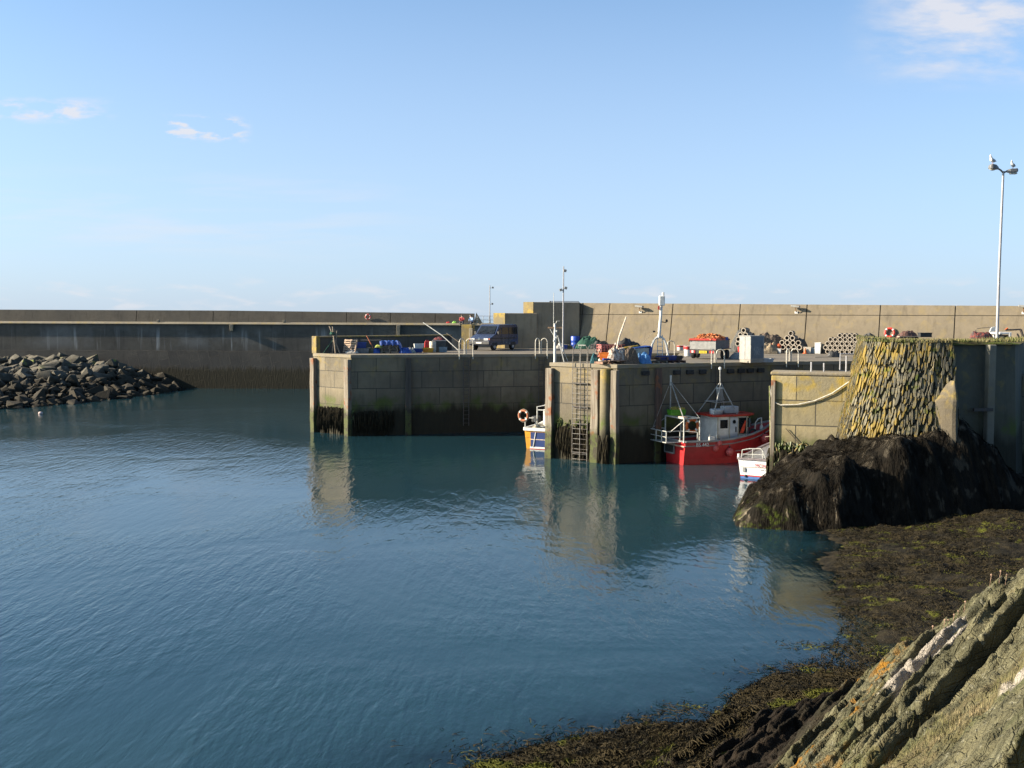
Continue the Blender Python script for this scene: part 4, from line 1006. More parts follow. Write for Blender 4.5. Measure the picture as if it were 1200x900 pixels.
m.tube([(.1,.95,1.36),(.1,.95,1.36+.5)], .04, 7); m.b('deck_rail', M_pipe, bb, smooth=True)
MB().box((.9,.5,1.85), (.5,.5,.4)).b('engine_box', M_blk, bb, bev=.05)
m = MB(); m.torus((.55,.1,1.36), .45, .07, 'Z', 18, 6); m.torus((.55,.1,1.44), .36, .07, 'Z', 18, 6); m.b('rope_coil', M_rope, bb)
p = at_y(613.5, 487, 68.2); lifering('life_ring', 'faded orange life ring leaning at the stern corner of the blue boat', (p.x,p.y,p.z), R(-30), .32, .075, pm('brown_orange_float', (.42,.13,.05), (.3,.1,.05), 8, .7))
# its mast rises behind the pier head
mx_ = on(650.3, 68.4); mt_ = T('boat_mast', 'slim white boat mast with orange crosstree standing at the inner pier corner', 'mast', (mx_.x, 68.4, 0))
z0 = 1.0; zt_ = at_y(650, 379, 68.4).z
m = MB(); m.tube([(0,0,z0),(0,0,at_y(650,392,68.4).z),(-.02,0,zt_)], [.10,.085,.06], 10); m.b('pole', M_white, mt_, smooth=True)
MB().tube([(-.09,0,zt_-.2),(-.1,0,at_y(648.5,343,68.4).z)], .02, 6).b('antenna', M_pipe, mt_)
MB().box((0,0,at_y(650,384,68.4).z), (.9,.1,.1)).b('crosstree', pm('pale_orange', (.65,.38,.2), (.5,.3,.16), 6, .6), mt_)
for dz, dx_ in ((387.5,.1),(395,.08),(399,-.06)): MB().lathe([(.03,0),(.055,.03),(.055,.12),(.02,.14)], (dx_,-.05,at_y(650,dz,68.4).z-.1), 10).b('lamp', M_white, mt_)
m = MB(); m.tube([(0,0,zt_-.1),(.12,0,zt_+.15),(.3,0,zt_+.15)], .022, 6); m.tube([(0,0,zt_-.9),(-.3,0,zt_-.4),(-.3,0,zt_-.3)], .03, 6); m.b('bracket', M_pipe, mt_)
m = MB(); m.tube([(.2,-.1,8.4-1.2),(.75,-.1,5.0)], .04, 6); m.tube([(.2,-.1,7.2),(1.1,-.1,5.0)], .02, 6); m.b('stay', M_pipe, mt_)
MB().tube([(-.02,0,7.3),(.2,-.1,7.25)], .03, 6).b('stay_eye', M_pipe, mt_)

# ---------------------------------------------------------------- white boat behind the near quay
wb = T('motor_boat', 'white boat with red lettering on its stern, cut off by the near quay', 'boat', (13.05, 55.75, 0), R(62))
ST3 = [(0,.94,1.02,.9),(.5,1,1.05,.85),(.8,.7,1.3,.5),(1,.06,1.6,.15)]
rk3 = hull(5.6, 2.45, ST3, 13, .3)
m = MB(); m.loft(rk3, True); m.f = [f for i, f in enumerate(m.f) if not (i < 12*12 and i % 12 == 11)]
m.b('hull', pm('gloss_white_hull', (.86,.86,.86), (.8,.8,.8), 2, .3, .03), wb)
gunwale(rk3, .14, .1, .02).b('gunwale', pm('dull_mauve_gunwale', (.22,.18,.19), (.16,.14,.15), 5, .6), wb, bev=.01)
MB().box((-.03,-.0,.155), (.06,2.02,.06)).b('red_stripe', M_redpaint, wb); MB().box((-.03,0,.06), (.06,2.0,.12)).b('blue_boot_stripe', pm('boot_blue', (.06,.16,.42), (.05,.13,.36), 5, .5), wb)
MB().box((-.03,.82,.46), (.05,.16,.22)).b('exhaust_plate', M_grey, wb); MB().ball((-.06,.72,.14), .08, 10).b('outlet', M_blk, wb)
m = MB(); m.loft([[(r[0][0],r[1][1]*.95,.62),(r[0][0],-r[1][1]*.95,.62),(r[0][0],-r[1][1]*.95,.58),(r[0][0],r[1][1]*.95,.58)] for r in rk3[:-1]]); m.b('deck', M_wood, wb)
m = MB(); m.tube([(.05,1.0,1.05),(.05,.95,1.5),(.05,.6,1.58),(.05,-.05,1.62),(.05,-.15,1.5),(.05,-.3,1.1)], .028, 6); m.tube([(.05,.98,1.28),(.05,-.22,1.3)], .022, 6); m.tube([(.05,.4,1.05),(.05,.4,1.6)], .025, 6); m.tube([(.05,-.15,1.05),(.05,-.12,1.55)], .025, 6)
m.b('stern_rail', M_pipe, wb, smooth=True); m = MB()
m.tube([(.05,-.5,1.05),(.05,-.5,1.65),(.05,-.95,1.65),(.05,-.95,1.05)], .028, 6); m.tube([(.05,-.5,1.3),(.05,-.95,1.3)], .022, 6); m.b('stern_rail', M_pipe, wb, smooth=True)
MB().lathe([(.05,0),(.08,.02),(.07,.2)], (.05,1.14,1.08), 10).b('mooring_bitt', M_white, wb)
text('boat_name', 'MONA H', .26, pm('faded_red_letters', (.55,.10,.13), (.5,.12,.15), 8, .6), wb, (-.035,-.25,.72), (R(90),0,R(-90)), .006)
text('port_name', 'AMLWCH', .11, pm('faded_grey_letters', (.5,.48,.5), (.6,.58,.6), 8, .6), wb, (-.035,-.25,.50), (R(90),0,R(-90)), .006)
# mooring line and drifting float
tag(MB().lathe([(.02,-.1),(.16,-.06),(.2,.04),(.12,.14),(.03,.16)], at_z(47.5, 484.5, .06), 12).b('mooring_float', pm('pale_pink_float', (.7,.55,.5), (.6,.45,.42), 4, .5), smooth=True), 'tiny pale float drifting in the water near the boulder heap', 'float')
p0 = at_y(897, 515, 60); 
tag(MB().tube([(p0.x,60,at_y(897,512,60).z),(p0.x-.02,58.5,2.0),(p0.x+.2,57.2,1.15)], .02, 5).b('mooring_rope', M_rope), 'thin rope running down from the pink bow buoy to the white boat', 'rope')
# ================================================================== gear on the quay
def pallet(name, label, loc, rz, group=None, rot=None, n=5, w=1.2, d=1.0, mat=None):
    t = T(name, label, 'pallet', loc, rz, group, rot); mat = mat or M_wood
    for i in range(n): MB().box((0, -d/2+d*(i+.5)/n, .13), (w, d/n*.62, .025)).b('top_board', mat, t)
    for x in (-w/2+.05, 0, w/2-.05): MB().box((x,0,.065), (.09,d,.1)).b('bearer', mat, t)
    for y in (-d/2+.06, d/2-.06): MB().box((0,y,.005), (w,.1,.02)).b('bottom_board', mat, t)
    return t
def heap(name, label, cat, loc, rz, d, mat, seed=1, rough_=.5, nx=16, ny=12, parts=True, group=None):
    """an irregular draped heap with real depth"""
    m = MB(); P = []
    for j in range(ny):
        row = []
        for i in range(nx):
            u, v = i/(nx-1)*2-1, j/(ny-1)*2-1; r = min(1, (abs(u)**2.6+abs(v)**2.6)**(1/2.6)); e = max(0, 1-r**3)
            h = d[2]*e**.8*(.45+rough_*1.1*float(fbm(i*.37+seed*3, j*.41+seed, 3, seed)))*(.96+.08*random.random())
            row.append((u*d[0]/2*(1+.12*float(vnoise(i*.8,j*.8,seed))), v*d[1]/2, h))
        P.append(row)
    m.grid(P)
    o = m.b(name, mat, None, loc, rz); return tag(o, label, cat, group)
def drum(name, label, loc, r, h, mat, cat='barrel', lidmat=None, group=None):
    t = T(name, label, cat, loc, 0, group)
    MB().lathe([(r*.96,0),(r,.03),(r,h*.3),(r*1.04,h*.33),(r,h*.36),(r,h*.63),(r*1.04,h*.66),(r,h*.69),(r,h*.97),(r*.95,h)], (0,0,0), 18).b('body', mat, t, smooth=True)
    MB().lathe([(r*.9,h-.01),(r*.92,h+.03),(r*.3,h+.03)], (0,0,0), 18).b('lid', lidmat or mat, t, smooth=True)
    return t
def bucket(name, label, loc, r, h, mat, band, group=None):
    t = T(name, label, 'tub', loc, 0, group)
    MB().lathe([(r*.82,0),(r,h),(r*.93,h),(r*.78,.03)], (0,0,0), 16).b('body', mat, t, smooth=True)
    MB().lathe([(r*.98,h*.66),(r*1.02,h*.66),(r*1.05,h*.97),(r*1.0,h*.97)], (0,0,0), 16).b('band', band, t, smooth=True)
    return t
def hoops(name, label, px0, px1, py_t, path_a, path_d, group, ladder=True, n=2):
    """curved grab rails at a quay ladder's head: two stirrups standing on the edge, reaching down the face"""
    d = path_d.normalized(); nn = Vector((d.y,-d.x))
    def hit(px): return min((abs(on(px, (path_a+d*t).y).x-(path_a+d*t).x), t) for t in np.linspace(-1, 24, 1200))[1]
    t0, t1 = hit(px0), hit(px1); b = path_a+d*((t0+t1)/2); hgt = at_y((px0+px1)/2, py_t, b.y).z-DK
    t = T(name, label, 'ladder', (b.x,b.y,DK), math.atan2(d.y,d.x), group); w = (t1-t0)/2
    for s in (-1, 1):
        x0, x1 = s*w, s*w-s*.36*0+0
        pts = [(s*w*.14, .14, 0), (s*w*.14, .14, hgt-.25)]
        for k in range(7):
            a = math.pi*k/6; pts.append((s*w*.14+s*(w*.86)*(1-math.cos(a))/2, .02+.12*math.cos(a), hgt-.25+.25*math.sin(a)))
        pts += [(s*w, -.10, hgt-.35), (s*w, -.12, -.35)]
        MB().tube(pts, .036, 7).b('grab_hoop', M_pipe2, t, smooth=True)
    if ladder:
        for s in (-1, 1): MB().tube([(s*.2,-.16,-.2),(s*.2,-.16,-5.2)], .03, 6).b('stile', M_dksteel, t)
        m = MB()
        for k in range(16): m.tube([(-.2,-.16,-.5-.3*k),(.2,-.16,-.5-.3*k)], .018, 5)
        m.b('rungs', M_dksteel, t)
    return t
M_pipe2 = pm('cream_pipe', (.66,.62,.52), (.5,.47,.4), 8, .5, .06, .1); M_dksteel = _M['dark_steel']
M_plank = pm('pinkish_wood', (.46,.34,.25), (.34,.25,.185), 4, .9, .3); M_pblue = pm('blue_plastic', (.02,.06,.30), (.015,.045,.22), 5, .45)
M_tarp = pm('blue_tarpaulin', (.02,.09,.40), (.012,.05,.26), 5, .5, .3); M_gnet = pm('green_netting', (.02,.11,.07), (.015,.06,.045), 12, .95, .6)
M_cream = pm('cream_plastic', (.62,.56,.46), (.5,.45,.37), 6, .6); M_wht = M_white; M_jred = pm('jerry_red', (.55,.03,.025), (.4,.02,.02), 6, .5)
M_brownnet = pm('brown_netting', (.17,.125,.09), (.09,.07,.055), 14, .95, .6); M_greynet = pm('grey_netting', (.11,.11,.105), (.06,.06,.058), 14, .95, .6)
M_potnet = pm('creel_net', (.05,.045,.04), (.10,.09,.08), 30, .95, .5); M_tyre = pm('tyre_rubber', (.015,.015,.015), (.025,.025,.025), 9, .85)
def oyl(px, py, z=DK): return dk(px, py, z)

# --- ladders with hoops
hoops('quay_ladder', 'cream ladder hoops on the outer pier edge in front of the van bonnet', 538, 554, 397, b_, dF, 'ladder hoops along the quay edge')
hoops('quay_ladder', 'cream ladder hoops on the outer pier edge to the right of the van', 627, 641, 396.5, b_, dF, 'ladder hoops along the quay edge')
hoops('quay_ladder', 'cream ladder hoops in front of the trailer with orange load', 833, 848, 409.5, B_, dE, 'ladder hoops along the quay edge')
dG = F_-E_
hoops('quay_ladder', 'cream ladder hoops to the right of the tall grey cabinet', 921, 935, 408.5, E_, dG, 'ladder hoops along the quay edge')
p = oyl(786, 420.5); t = T('quay_ladder', 'cream hoop standing behind the right leg of the white mast frame', 'ladder', p, R(20), 'ladder hoops along the quay edge')
MB().tube([(-.28,0,0),(-.28,0,.9),(-.2,0,1.12),(0,0,1.2),(.2,0,1.12),(.28,0,.9),(.28,0,0)], .035, 7).b('grab_hoop', M_pipe2, t, smooth=True)
M_ladder = pm('dull_ladder_steel', (.26,.25,.23), (.15,.13,.11), 9, .7, .1, .2)
# --- caged ladder on the inner pier's sunlit face
q = A_+eB*(LB*.475); t = T('pier_ladder', 'long double steel ladder down the sunlit face of the inner pier', 'ladder', (q.x,q.y,0), math.atan2(eB.y,eB.x))
for s in (-.52, 0.0, .02, .50):
    if s == .02: continue
    MB().tube([(s,-.16,-1),(s,-.16,DK-.1),(s,-.12,DK+.95),(s,.1,DK+1.1),(s,.5,DK+1.05),(s,.62,DK+.85),(s,.62,DK)], .024, 7).b('stile', M_ladder, t, smooth=True)
MB().tube([(-.26,.0,DK+1.08),(.26,.0,DK+1.08)], .03, 6).b('top_bar', M_mast, t)
for lo, x0 in ((0,-.26),(1,.25)):
    for k in range(20): MB().tube([(x0-.26,-.16,-.2+.3*k),(x0+.26,-.16,-.2+.3*k)], .017, 5).b('rung', M_ladder if not lo else M_dksteel, t)
for z in (4.6, 3.2, 2.2, .5): MB().box((-.26,-.1,z), (.6,.14,.06)).b('wall_bracket', M_dksteel, t); MB().box((.25,-.1,z), (.5,.14,.05)).b('wall_bracket', M_dksteel, t)

# --- left end of the outer pier
p = oyl(391, 414.0); t = T('pole_tripod', 'bundle of leaning green and brown poles at the tip of the outer pier', 'poles', p)
for a, b, r, mt in (((-.75,-.1,0),(.25,.2,1.45),.025,M_gnet),((.15,-.1,0),(-.1,.2,1.95),.05,M_wood),((.45,0,0),(-.35,.3,2.0),.05,M_wood),((-.15,.3,0),(.05,.2,1.8),.05,M_wood),((.05,.4,0),(.22,.1,1.65),.03,M_rope)):
    MB().tube([a,b], r, 7).b('pole', mt, t)
m = MB(); m.torus((-.12,.18,1.42), .14, .07, 'Z', 12, 6); m.torus((-.12,.18,1.52), .11, .06, 'Z', 12, 6); m.b('rope_lashing', M_gnet, t)
p = oyl(410.5, 414.0); pallet('pallet', 'pale wooden pallet standing upright on edge beside the leaning poles', (p.x,p.y+.35,p.z+.5), 0, 'wooden pallets', (R(76), 0, R(-32)), 6, 1.18, 1.02, M_plank)
p = oyl(413, 413.8); tag(MB().box((0,0,0), (.24,.08,.16)).b('yellow_tag', pm('bright_yellow', (.72,.55,.02), (.6,.45,.02), 5, .5), None, (p.x,p.y+.15,DK+.72), R(8), bev=.01), 'small yellow packet caught in the slats of the upright pallet', 'packet')
p = oyl(422.5, 413.9); fishbox('fish_box', 'deep blue fish box between the upright pallet and grey tubs', (p.x,p.y+.4,DK+.38), R(10), (.75,.5,.42), M_pblue)
fishbox('fish_box', 'low grey fish box lying under the deep blue one', (p.x+.15,p.y+.2,DK), R(6), (.9,.55,.36), pm('grey_plastic', (.19,.2,.21), (.14,.15,.16), 6, .6))
heap('net_heap', 'white and grey heap of floats at the foot of the upright pallet', 'net', (p.x-.6,p.y-.25,DK), 0, (1.0,.5,.3), pm('white_net', (.5,.48,.44), (.25,.24,.22), 14, .9), 4)
p = oyl(435, 413.8); heap('net_heap', 'olive heap of netting with planks in front of the low wall', 'net', (p.x,p.y+.35,DK), .1, (1.9,.9,.55), pm('olive_netting', (.16,.15,.09), (.10,.09,.06), 12, .95), 6)
tag(MB().tube([(0,0,0),(-.55,.25,.95)], .03, 6).b('broom_handle', pm('orange_pole', (.5,.16,.06), (.4,.12,.05), 5, .6), None, (p.x+.15,p.y+.1,DK+.35)), 'thin orange pole sticking out of the olive netting', 'pole')
tag(MB().box((0,0,0), (1.5,.25,.05)).b('plank', M_wood, None, (p.x-.1,p.y+.5,DK+.95), .05), 'grey plank lying across the top of the olive netting', 'plank')
heap('rope_heap', 'small yellow and green heap of rope left of the tarpaulin', 'rope', (p.x+.55,p.y,DK+.42), .0, (.55,.4,.26), pm('yellow_green_rope', (.5,.42,.03), (.10,.25,.10), 9, .9), 7)
# --- pallet stack under the blue tarpaulin
p = oyl(456, 413.9)
for k, (dx, rz) in enumerate(((0,.02),(.06,-.04),(-.03,.05),(.05,0),(0,.03))):
    pallet('pallet', ('bottom','second','middle','fourth','topmost')[k]+' wooden pallet of the stack under the blue tarpaulin', (p.x+dx,p.y+.55,DK+.16*k), rz, 'wooden pallets', None, 5, 1.25, 1.0)
tm = T('tarpaulin', 'creased blue tarpaulin hanging over the pallet stack', 'tarpaulin', (p.x,p.y+.55,DK+.81), .02)
m = MB(); rows = []
for j in range(12):
    v = j/11*2-1; row = []
    for i in range(26):
        u = i/25*2-1; x, y = u*1.05, v*.85; ox = max(0, abs(x)-.66); oy = max(0, abs(y)-.54)
        z = .07-1.25*ox*(1 if x > 0 else .55)*1.6-oy*.95+.05*math.sin(i*1.9+j*.6)*(1 if ox+oy > 0 else .5)+.05*float(vnoise(i*.6,j*.7,3))
        row.append((max(-.70,min(.9,x))+.03*math.sin(j*2.0), max(-.58,min(.58,y))-.04*math.sin(i*1.3)*(oy > 0), max(z, -.8)))
    rows.append(row)
m.grid(rows); m.b('cover', M_tarp, tm, smooth=True)
heap('tarpaulin', 'blue tarpaulin bundle lying on the deck right of the pallet stack', 'tarpaulin', (p.x+1.15,p.y+.4,DK), 0, (.9,.8,.62), M_tarp, 9)
heap('tarpaulin', 'small blue tarpaulin bundle lying left of the pallet stack', 'tarpaulin', (p.x-.95,p.y+.2,DK), 0, (.6,.6,.55), M_tarp, 11)
p = oyl(479, 413.4); heap('net_heap', 'pale grey net heap between the tarpaulin and the white boxes', 'net', (p.x,p.y+.3,DK), 0, (1.0,.6,.5), _M['white_net'], 12)
p = oyl(489.5, 413.2); fishbox('fish_box', 'blue fish box lying under the white one beside the red can', (p.x-.05,p.y+.35,DK), R(8), (.72,.5,.36), M_pblue, M_wht)
fishbox('fish_box', 'white fish box stacked on the blue one beside the red can', (p.x+.05,p.y+.35,DK+.36), R(12), (.72,.5,.3), M_wht)
p = oyl(501.5, 413.0); fishbox('fish_box', 'orange and yellow tub at the feet of the red can', (p.x,p.y+.1,DK), R(4), (.8,.5,.34), pm('orange_plastic', (.72,.20,.02), (.66,.34,.02), 3, .5), pm('bright_yellow', None))
jt = T('jerry_can', 'red fuel can standing behind the orange tub', 'fuel can', (p.x-.12,p.y+.6,DK+.3), R(10)); MB().box((0,0,.28), (.42,.25,.5), taper=.85).b('body', M_jred, jt, bev=.04); MB().tube([(-.12,0,.5),(-.1,0,.6),(.1,0,.6),(.12,0,.5)], .025, 6).b('handle', M_jred, jt)
drum('plastic_drum', 'cream plastic drum standing right of the red fuel can', (p.x+.32,p.y+.55,DK), .26, .8, M_cream)
p = oyl(514, 412.6); bx = T('gear_bin', 'dark bin with black and red gear heaped in it, left of the van', 'bin', (p.x,p.y+.5,DK), R(5)); MB().box((0,0,.42), (.95,.7,.84), taper=1.08).b('bin', pm('dark_grey_bin', (.06,.065,.065), (.09,.09,.085), 5, .7), bx, bev=.03); MB().box((0,0,.87), (1.06,.8,.06)).b('rim', M_grey, bx, bev=.01)
heap('gear_heap', 'black and red gear heaped on top of the dark bin', 'gear', (p.x,p.y+.5,DK+.88), 0, (.9,.6,.36), pm('black_red_gear', (.03,.03,.035), (.22,.03,.03), 7, .8), 14)
fishbox('fish_box', 'pale blue grey fish box on the deck below the dark bin', (p.x+.35,p.y-.05,DK), R(4), (.62,.45,.4), pm('pale_blue_plastic', (.26,.33,.38), (.2,.26,.3), 6, .6))
tag(MB().tube([(0,0,0),(-1.35,.9,1.15),(-2.9,1.7,2.15)], .035, 6).b('mooring_rope', M_pipe, None, (on(537.5,84).x,83.5,DK+.1)), 'taut pale rope slanting down from the low wall to the ladder hoops', 'rope')
tag(MB().tube([(0,0,0),(-1.7,.5,1.2)], .025, 6).b('fishing_rod', M_wood, None, (on(547,86).x,86.3,DK+.2)), 'thin dark rod leaning left behind the ladder hoops', 'pole')

# --- the van
vp = on(579, 88.4); vrz = math.atan2(-.88,-.475)
van = T('parked_van', 'dark blue van with side windows parked on the outer pier', 'van', (vp.x, 88.4, DK), vrz)
M_van = pm('dark_blue_van_paint', (.035,.05,.10), (.045,.06,.11), 2, .25, .0); Lv, Wv = 4.9, 1.95
prof = [(2.42,.42),(2.45,.85),(2.30,1.02),(1.42,1.32),(.78,1.98),(.55,2.10),(-2.25,2.12),(-2.42,1.95),(-2.45,1.2),(-2.42,.42)]
rings = []
for y, k in ((-1,.0),(-.97,1),(.97,1),(1,.0)):
    rings.append([(x*(1 if abs(y) < .98 else .985), y*Wv/2*(1-.09*max(0,(z-1.05))/1.1), .42+(z-.42)*(1 if abs(y)<.98 else .985)) for x, z in prof])
bo = MB().loft(rings).b('body', M_van, van, bev=.05, seg=3)
def sidey(z, s): return s*(Wv/2*(1-.09*max(0,z-1.05)/1.1)+.006)
for s in (-1, 1):
    for x0, x1, xt in ((.50,1.18,.56),(-.72,.36,.36),(-1.68,-.82,-.82),(-2.28,-1.78,-1.78)):
        za, zb = 1.32, 1.86
        q = [(x0,sidey(za,s),za),(x1,sidey(za,s),za),(xt if x1 > 1 else x1,sidey(zb,s),zb),(x0,sidey(zb,s),zb)]
        MB().loft([[Vector(v)+Vector((0,s*o,0)) for v in q] for o in (-.02,.006)]).b('side_window', M_glass, van)
a, b2 = Vector((1.44,0,1.36)), Vector((.84,0,1.95)); nv = Vector((b2.z-a.z,0,a.x-b2.x)).normalized()
MB().loft([[Vector((a.x,-.80,a.z))+nv*o,Vector((a.x,.80,a.z))+nv*o,Vector((b2.x,.72,b2.z))+nv*o,Vector((b2.x,-.72,b2.z))+nv*o] for o in (-.02,.012)]).b('windscreen', M_glass, van)
for s in (-1,1): MB().tube([Vector((1.40,s*.35-.25,1.40))+nv*.03, Vector((1.22,s*.35+.2,1.6))+nv*.03], .012, 5).b('wiper', M_blk, van)
MB().box((2.44,0,.62), (.14,1.9,.26)).b('bumper', pm('bumper_grey', (.05,.052,.055), (.07,.07,.07), 4, .6), van, bev=.04)
MB().box((2.455,0,.86), (.03,.75,.12)).b('grille', M_blk, van)
MB().lathe([(.09,0),(.09,.02)], (2.46,0,.93), 12, Matrix.Rotation(R(90),4,'Y')).b('badge', pm('chrome', (.7,.7,.72), (.6,.6,.62), 4, .15, 0, 1), van)
for s in (-1,1):
    h = MB().box((2.42,s*.62,.90), (.10,.42,.19)).b('headlight', pm('headlight_glass', (.75,.75,.72), (.6,.6,.58), 6, .1, 0, .6), van, bev=.03)
    MB().box((2.37,s*.90,.90), (.12,.13,.18)).b('indicator', M_orange, van, bev=.02)
    mo = MB().box((1.20,s*1.07,1.40), (.10,.2,.26)).b('mirror', M_blk, van, bev=.03)
MB().box((2.52,0,.62), (.02,.52,.115)).b('number_plate', M_wht, van)
MB().box((0,-.99,.98), (4.2,.02,.07)).b('side_strip', M_blk, van); MB().box((0,.99,.98), (4.2,.02,.07)).b('side_strip', M_blk, van)
for s in (-1,1):
    for x in (-.80,.42): MB().box((x,s*.982,1.25), (.015,.012,1.35)).b('door_seam', M_blk, van)
    MB().box((.55,s*.99,1.15), (.18,.03,.05)).b('door_handle', M_blk, van)
    for x in (1.62,-1.5):
        rotx = Matrix.Rotation(R(90),4,'X')
        wh_ = MB().lathe([(.2,-.11),(.33,-.11),(.345,-.06),(.345,.06),(.33,.11),(.2,.11)], (x,s*.86,.345), 22, rotx).b('wheel', M_tyre, van, smooth=True)
        MB().lathe([(.21,-.02),(.19,.02),(.06,.03)], (x,s*.97,.345), 18, Matrix.Rotation(R(-90*s),4,'X')).b('rim', pm('wheel_trim', (.42,.43,.44), (.33,.33,.34), 6, .4, 0, .5), wh_, smooth=True)
        MB().box((x,s*.93,.5), (.86,.14,.34)).b('wheel_arch', M_blk, van, bev=.06)
for s in (-1,1): MB().box((-2.45,s*.85,1.0), (.04,.14,.5)).b('tail_light', M_jred, van)

# --- behind the inner pier: far quay edge with barrel and net heaps
p = oyl(674, 408.2); drum('barrel', 'bright blue plastic barrel standing before the shaded stepped wall', p, .42, 1.05, pm('barrel_blue', (.03,.09,.5), (.02,.07,.38), 5, .4))
p = oyl(690, 408.5); heap('net_heap', 'large dark green heap of trawl net right of the blue barrel', 'net', p, 0, (2.2,1.5,1.25), M_gnet, 21)
p = oyl(709, 408.4); heap('net_heap', 'rounded lighter green net mound below the tan wall', 'net', p, 0, (1.3,1.0,.85), pm('lighter_green_netting', (.10,.19,.08), (.06,.12,.05), 12, .95), 22)
for px, d, mt, lb in ((657,(.9,.6,.45),'white_net','pale floats heaped left of the blue barrel on the far quay'),(664,(1.1,.6,.4),'olive_netting','olive tangle of rope just left of the blue barrel'),(699,(1.6,.8,.6),'grey_netting','grey net heap between the two green mounds'),(721,(1.9,.7,.3),'brown_netting','flat brown tangle of old net right of the lighter green mound')):
    p = oyl(px, 408.7); heap('net_heap', lb, 'net', p, 0, d, _M[mt], int(px), .8)
p = oyl(661.5, 408.8); fishbox('fish_box', 'small blue fish box left of the blue barrel', p, 0, (.5,.4,.35), M_pblue)
p = oyl(696, 408.0); tag(MB().ball((0,0,.16), .16, 12).b('net_float', M_wht, None, (p.x,p.y,DK+.75)), 'white float lying on top of the dark green net heap', 'float')
t = drum('rubbish_tub', 'small white tub standing at the foot of the shaded wall', oyl(656.5, 408.4), .2, .4, M_wht, 'tub')
for px, lb in ((697,'thin rusty ladder post left of the white coil on the slot edge'),(709.5,'thin pale ladder post right of the white coil on the slot edge')):
    q = on(px, 80.4); tag(MB().tube([(q.x,80.0,DK-.9),(q.x,80.0,DK+.3),(q.x,80.6,DK+.35)], .05, 6).b('ladder_post', M_pipe), lb, 'post')

# --- on the inner pier
def ip(px, back=.0): 
    q = on(px, 61.5)
    t = next((t for t in np.linspace(0, 16, 900) if on(px, (B_+dE*t).y).x <= (B_+dE*t).x), 0); b = B_+dE*t
    return Vector((b.x, b.y, DK))+Vector((-nE.x, -nE.y, 0))*(.62+back) + Vector((0,0,.016))
def ipA(px, back=.0):
    t = next((t for t in np.linspace(0, LB, 300) if on(px, (A_+eB*t).y).x <= (A_+eB*t).x), LB*.9); b = A_+eB*t
    return Vector((b.x, b.y, DK+.016))+Vector((-nB.x,-nB.y,0))*(.5+back)
p = ipA(692); heap('net_heap', 'teal net bundle at the corner of the inner pier', 'net', p, 0, (.5,.45,.75), pm('teal_net', (.02,.13,.15), (.015,.08,.1), 9, .9), 31)
q = ipA(696); t = T('lean_planks', 'two short reddish planks leaning together on the inner pier', 'planks', q)
for a, b3 in (((-.25,0,0),(.15,.1,.85)),((-.05,.15,0),(-.1,.2,.8))): MB().tube([a,b3], .06, 5).b('plank', M_plank, t)
p = ipA(704,.1); t = T('sack', 'long cream sack lying beside the leaning planks', 'sack', p, R(20)); MB().ball((0,0,.2), .5, 14, (1.0,.5,.42)).b('body', M_cream, t, smooth=True); MB().ball((.42,.05,.16), .22, 10, (1,.8,.7)).b('neck', M_cream, t, smooth=True)
p = ip(722,.35)
t = pallet('pallet', 'low wooden pallet carrying the orange crate on the inner pier', (p.x,p.y,p.z), R(25), 'wooden pallets', None, 5, 1.3, 1.0, pm('reddish_wood', (.27,.16,.11), (.2,.12,.085), 5, .9))
tag(MB().box((0,0,0), (1.9,.9,.04)).b('plywood_sheet', pm('reddish_wood', None), None, (p.x+.75,p.y+.1,p.z+.2), R(22)), 'thin reddish plywood sheet lying over the low pallet', 'board')
fishbox('fish_box', 'bright orange crate on the low pallet of the inner pier', (p.x-.1,p.y+.15,p.z+.235), R(-12), (.75,.55,.42), pm('crate_orange', (.75,.19,.015), (.6,.13,.012), 3, .5))
fishbox('fish_box', 'orange red crate behind the bright orange one', (p.x+.65,p.y+.5,p.z+.235), R(12), (.85,.55,.4), pm('crate_red_orange', (.60,.09,.015), (.5,.07,.012), 3, .5))
tag(MB().box((0,0,0), (.36,.26,.11)).b('blue_packet', M_pblue, None, (p.x-.15,p.y-.3,p.z+.28), .2, bev=.01), 'small blue packet below the bright orange crate', 'packet')
p = ip(733,.3); tag(MB().tube([(0,0,0),(.3,.1,1.55),(.72,.2,2.75)], [.05,.055,.04], 7).b('leaning_pole', pm('pale_pole', (.68,.58,.48), (.55,.46,.38), 5, .7), None, (p.x-.1,p.y+.6,p.z)), 'pale crooked pole leaning up beside the red mesh crate', 'pole')
heap('rope_heap', 'white and brown rope heap in front of the leaning pole', 'rope', (p.x,p.y-.1,p.z+.2), .3, (1.3,.9,.75), pm('white_brown_rope', (.5,.45,.4), (.22,.15,.11), 7, .9, .5), 33, .9)
heap('net_heap', 'dark brown net bundle right of the white and brown rope', 'net', (p.x+.75,p.y-.05,p.z), .3, (1.1,.8,.95), M_brownnet, 34, .9)
p = ip(740,1.6); ct = T('mesh_crate', 'red mesh crate standing behind the rope heaps', 'crate', (p.x,p.y,p.z+.35), R(15)); m = MB()
for i in range(9):
    x = -.72+1.44*i/8; m.box((x,-.4,.38), (.035,.03,.72)); m.box((x,.4,.38), (.035,.03,.72))
for z in (.03,.2,.38,.56,.73):
    for y in (-.4,.4): m.box((0,y,z), (1.5,.034,.04))
    for x in (-.73,.73): m.box((x,0,z), (.034,.8,.04))
m.b('mesh_side', pm('pale_red_plastic', (.45,.15,.13), (.36,.11,.1), 5, .6), ct); MB().box((0,0,.02), (1.44,.76,.03)).b('floor', _M['pale_red_plastic'], ct)
MB().box((0,0,.37), (1.36,.7,.66)).b('contents', pm('red_net', (.30,.12,.11), (.2,.09,.085), 9, .95), ct)
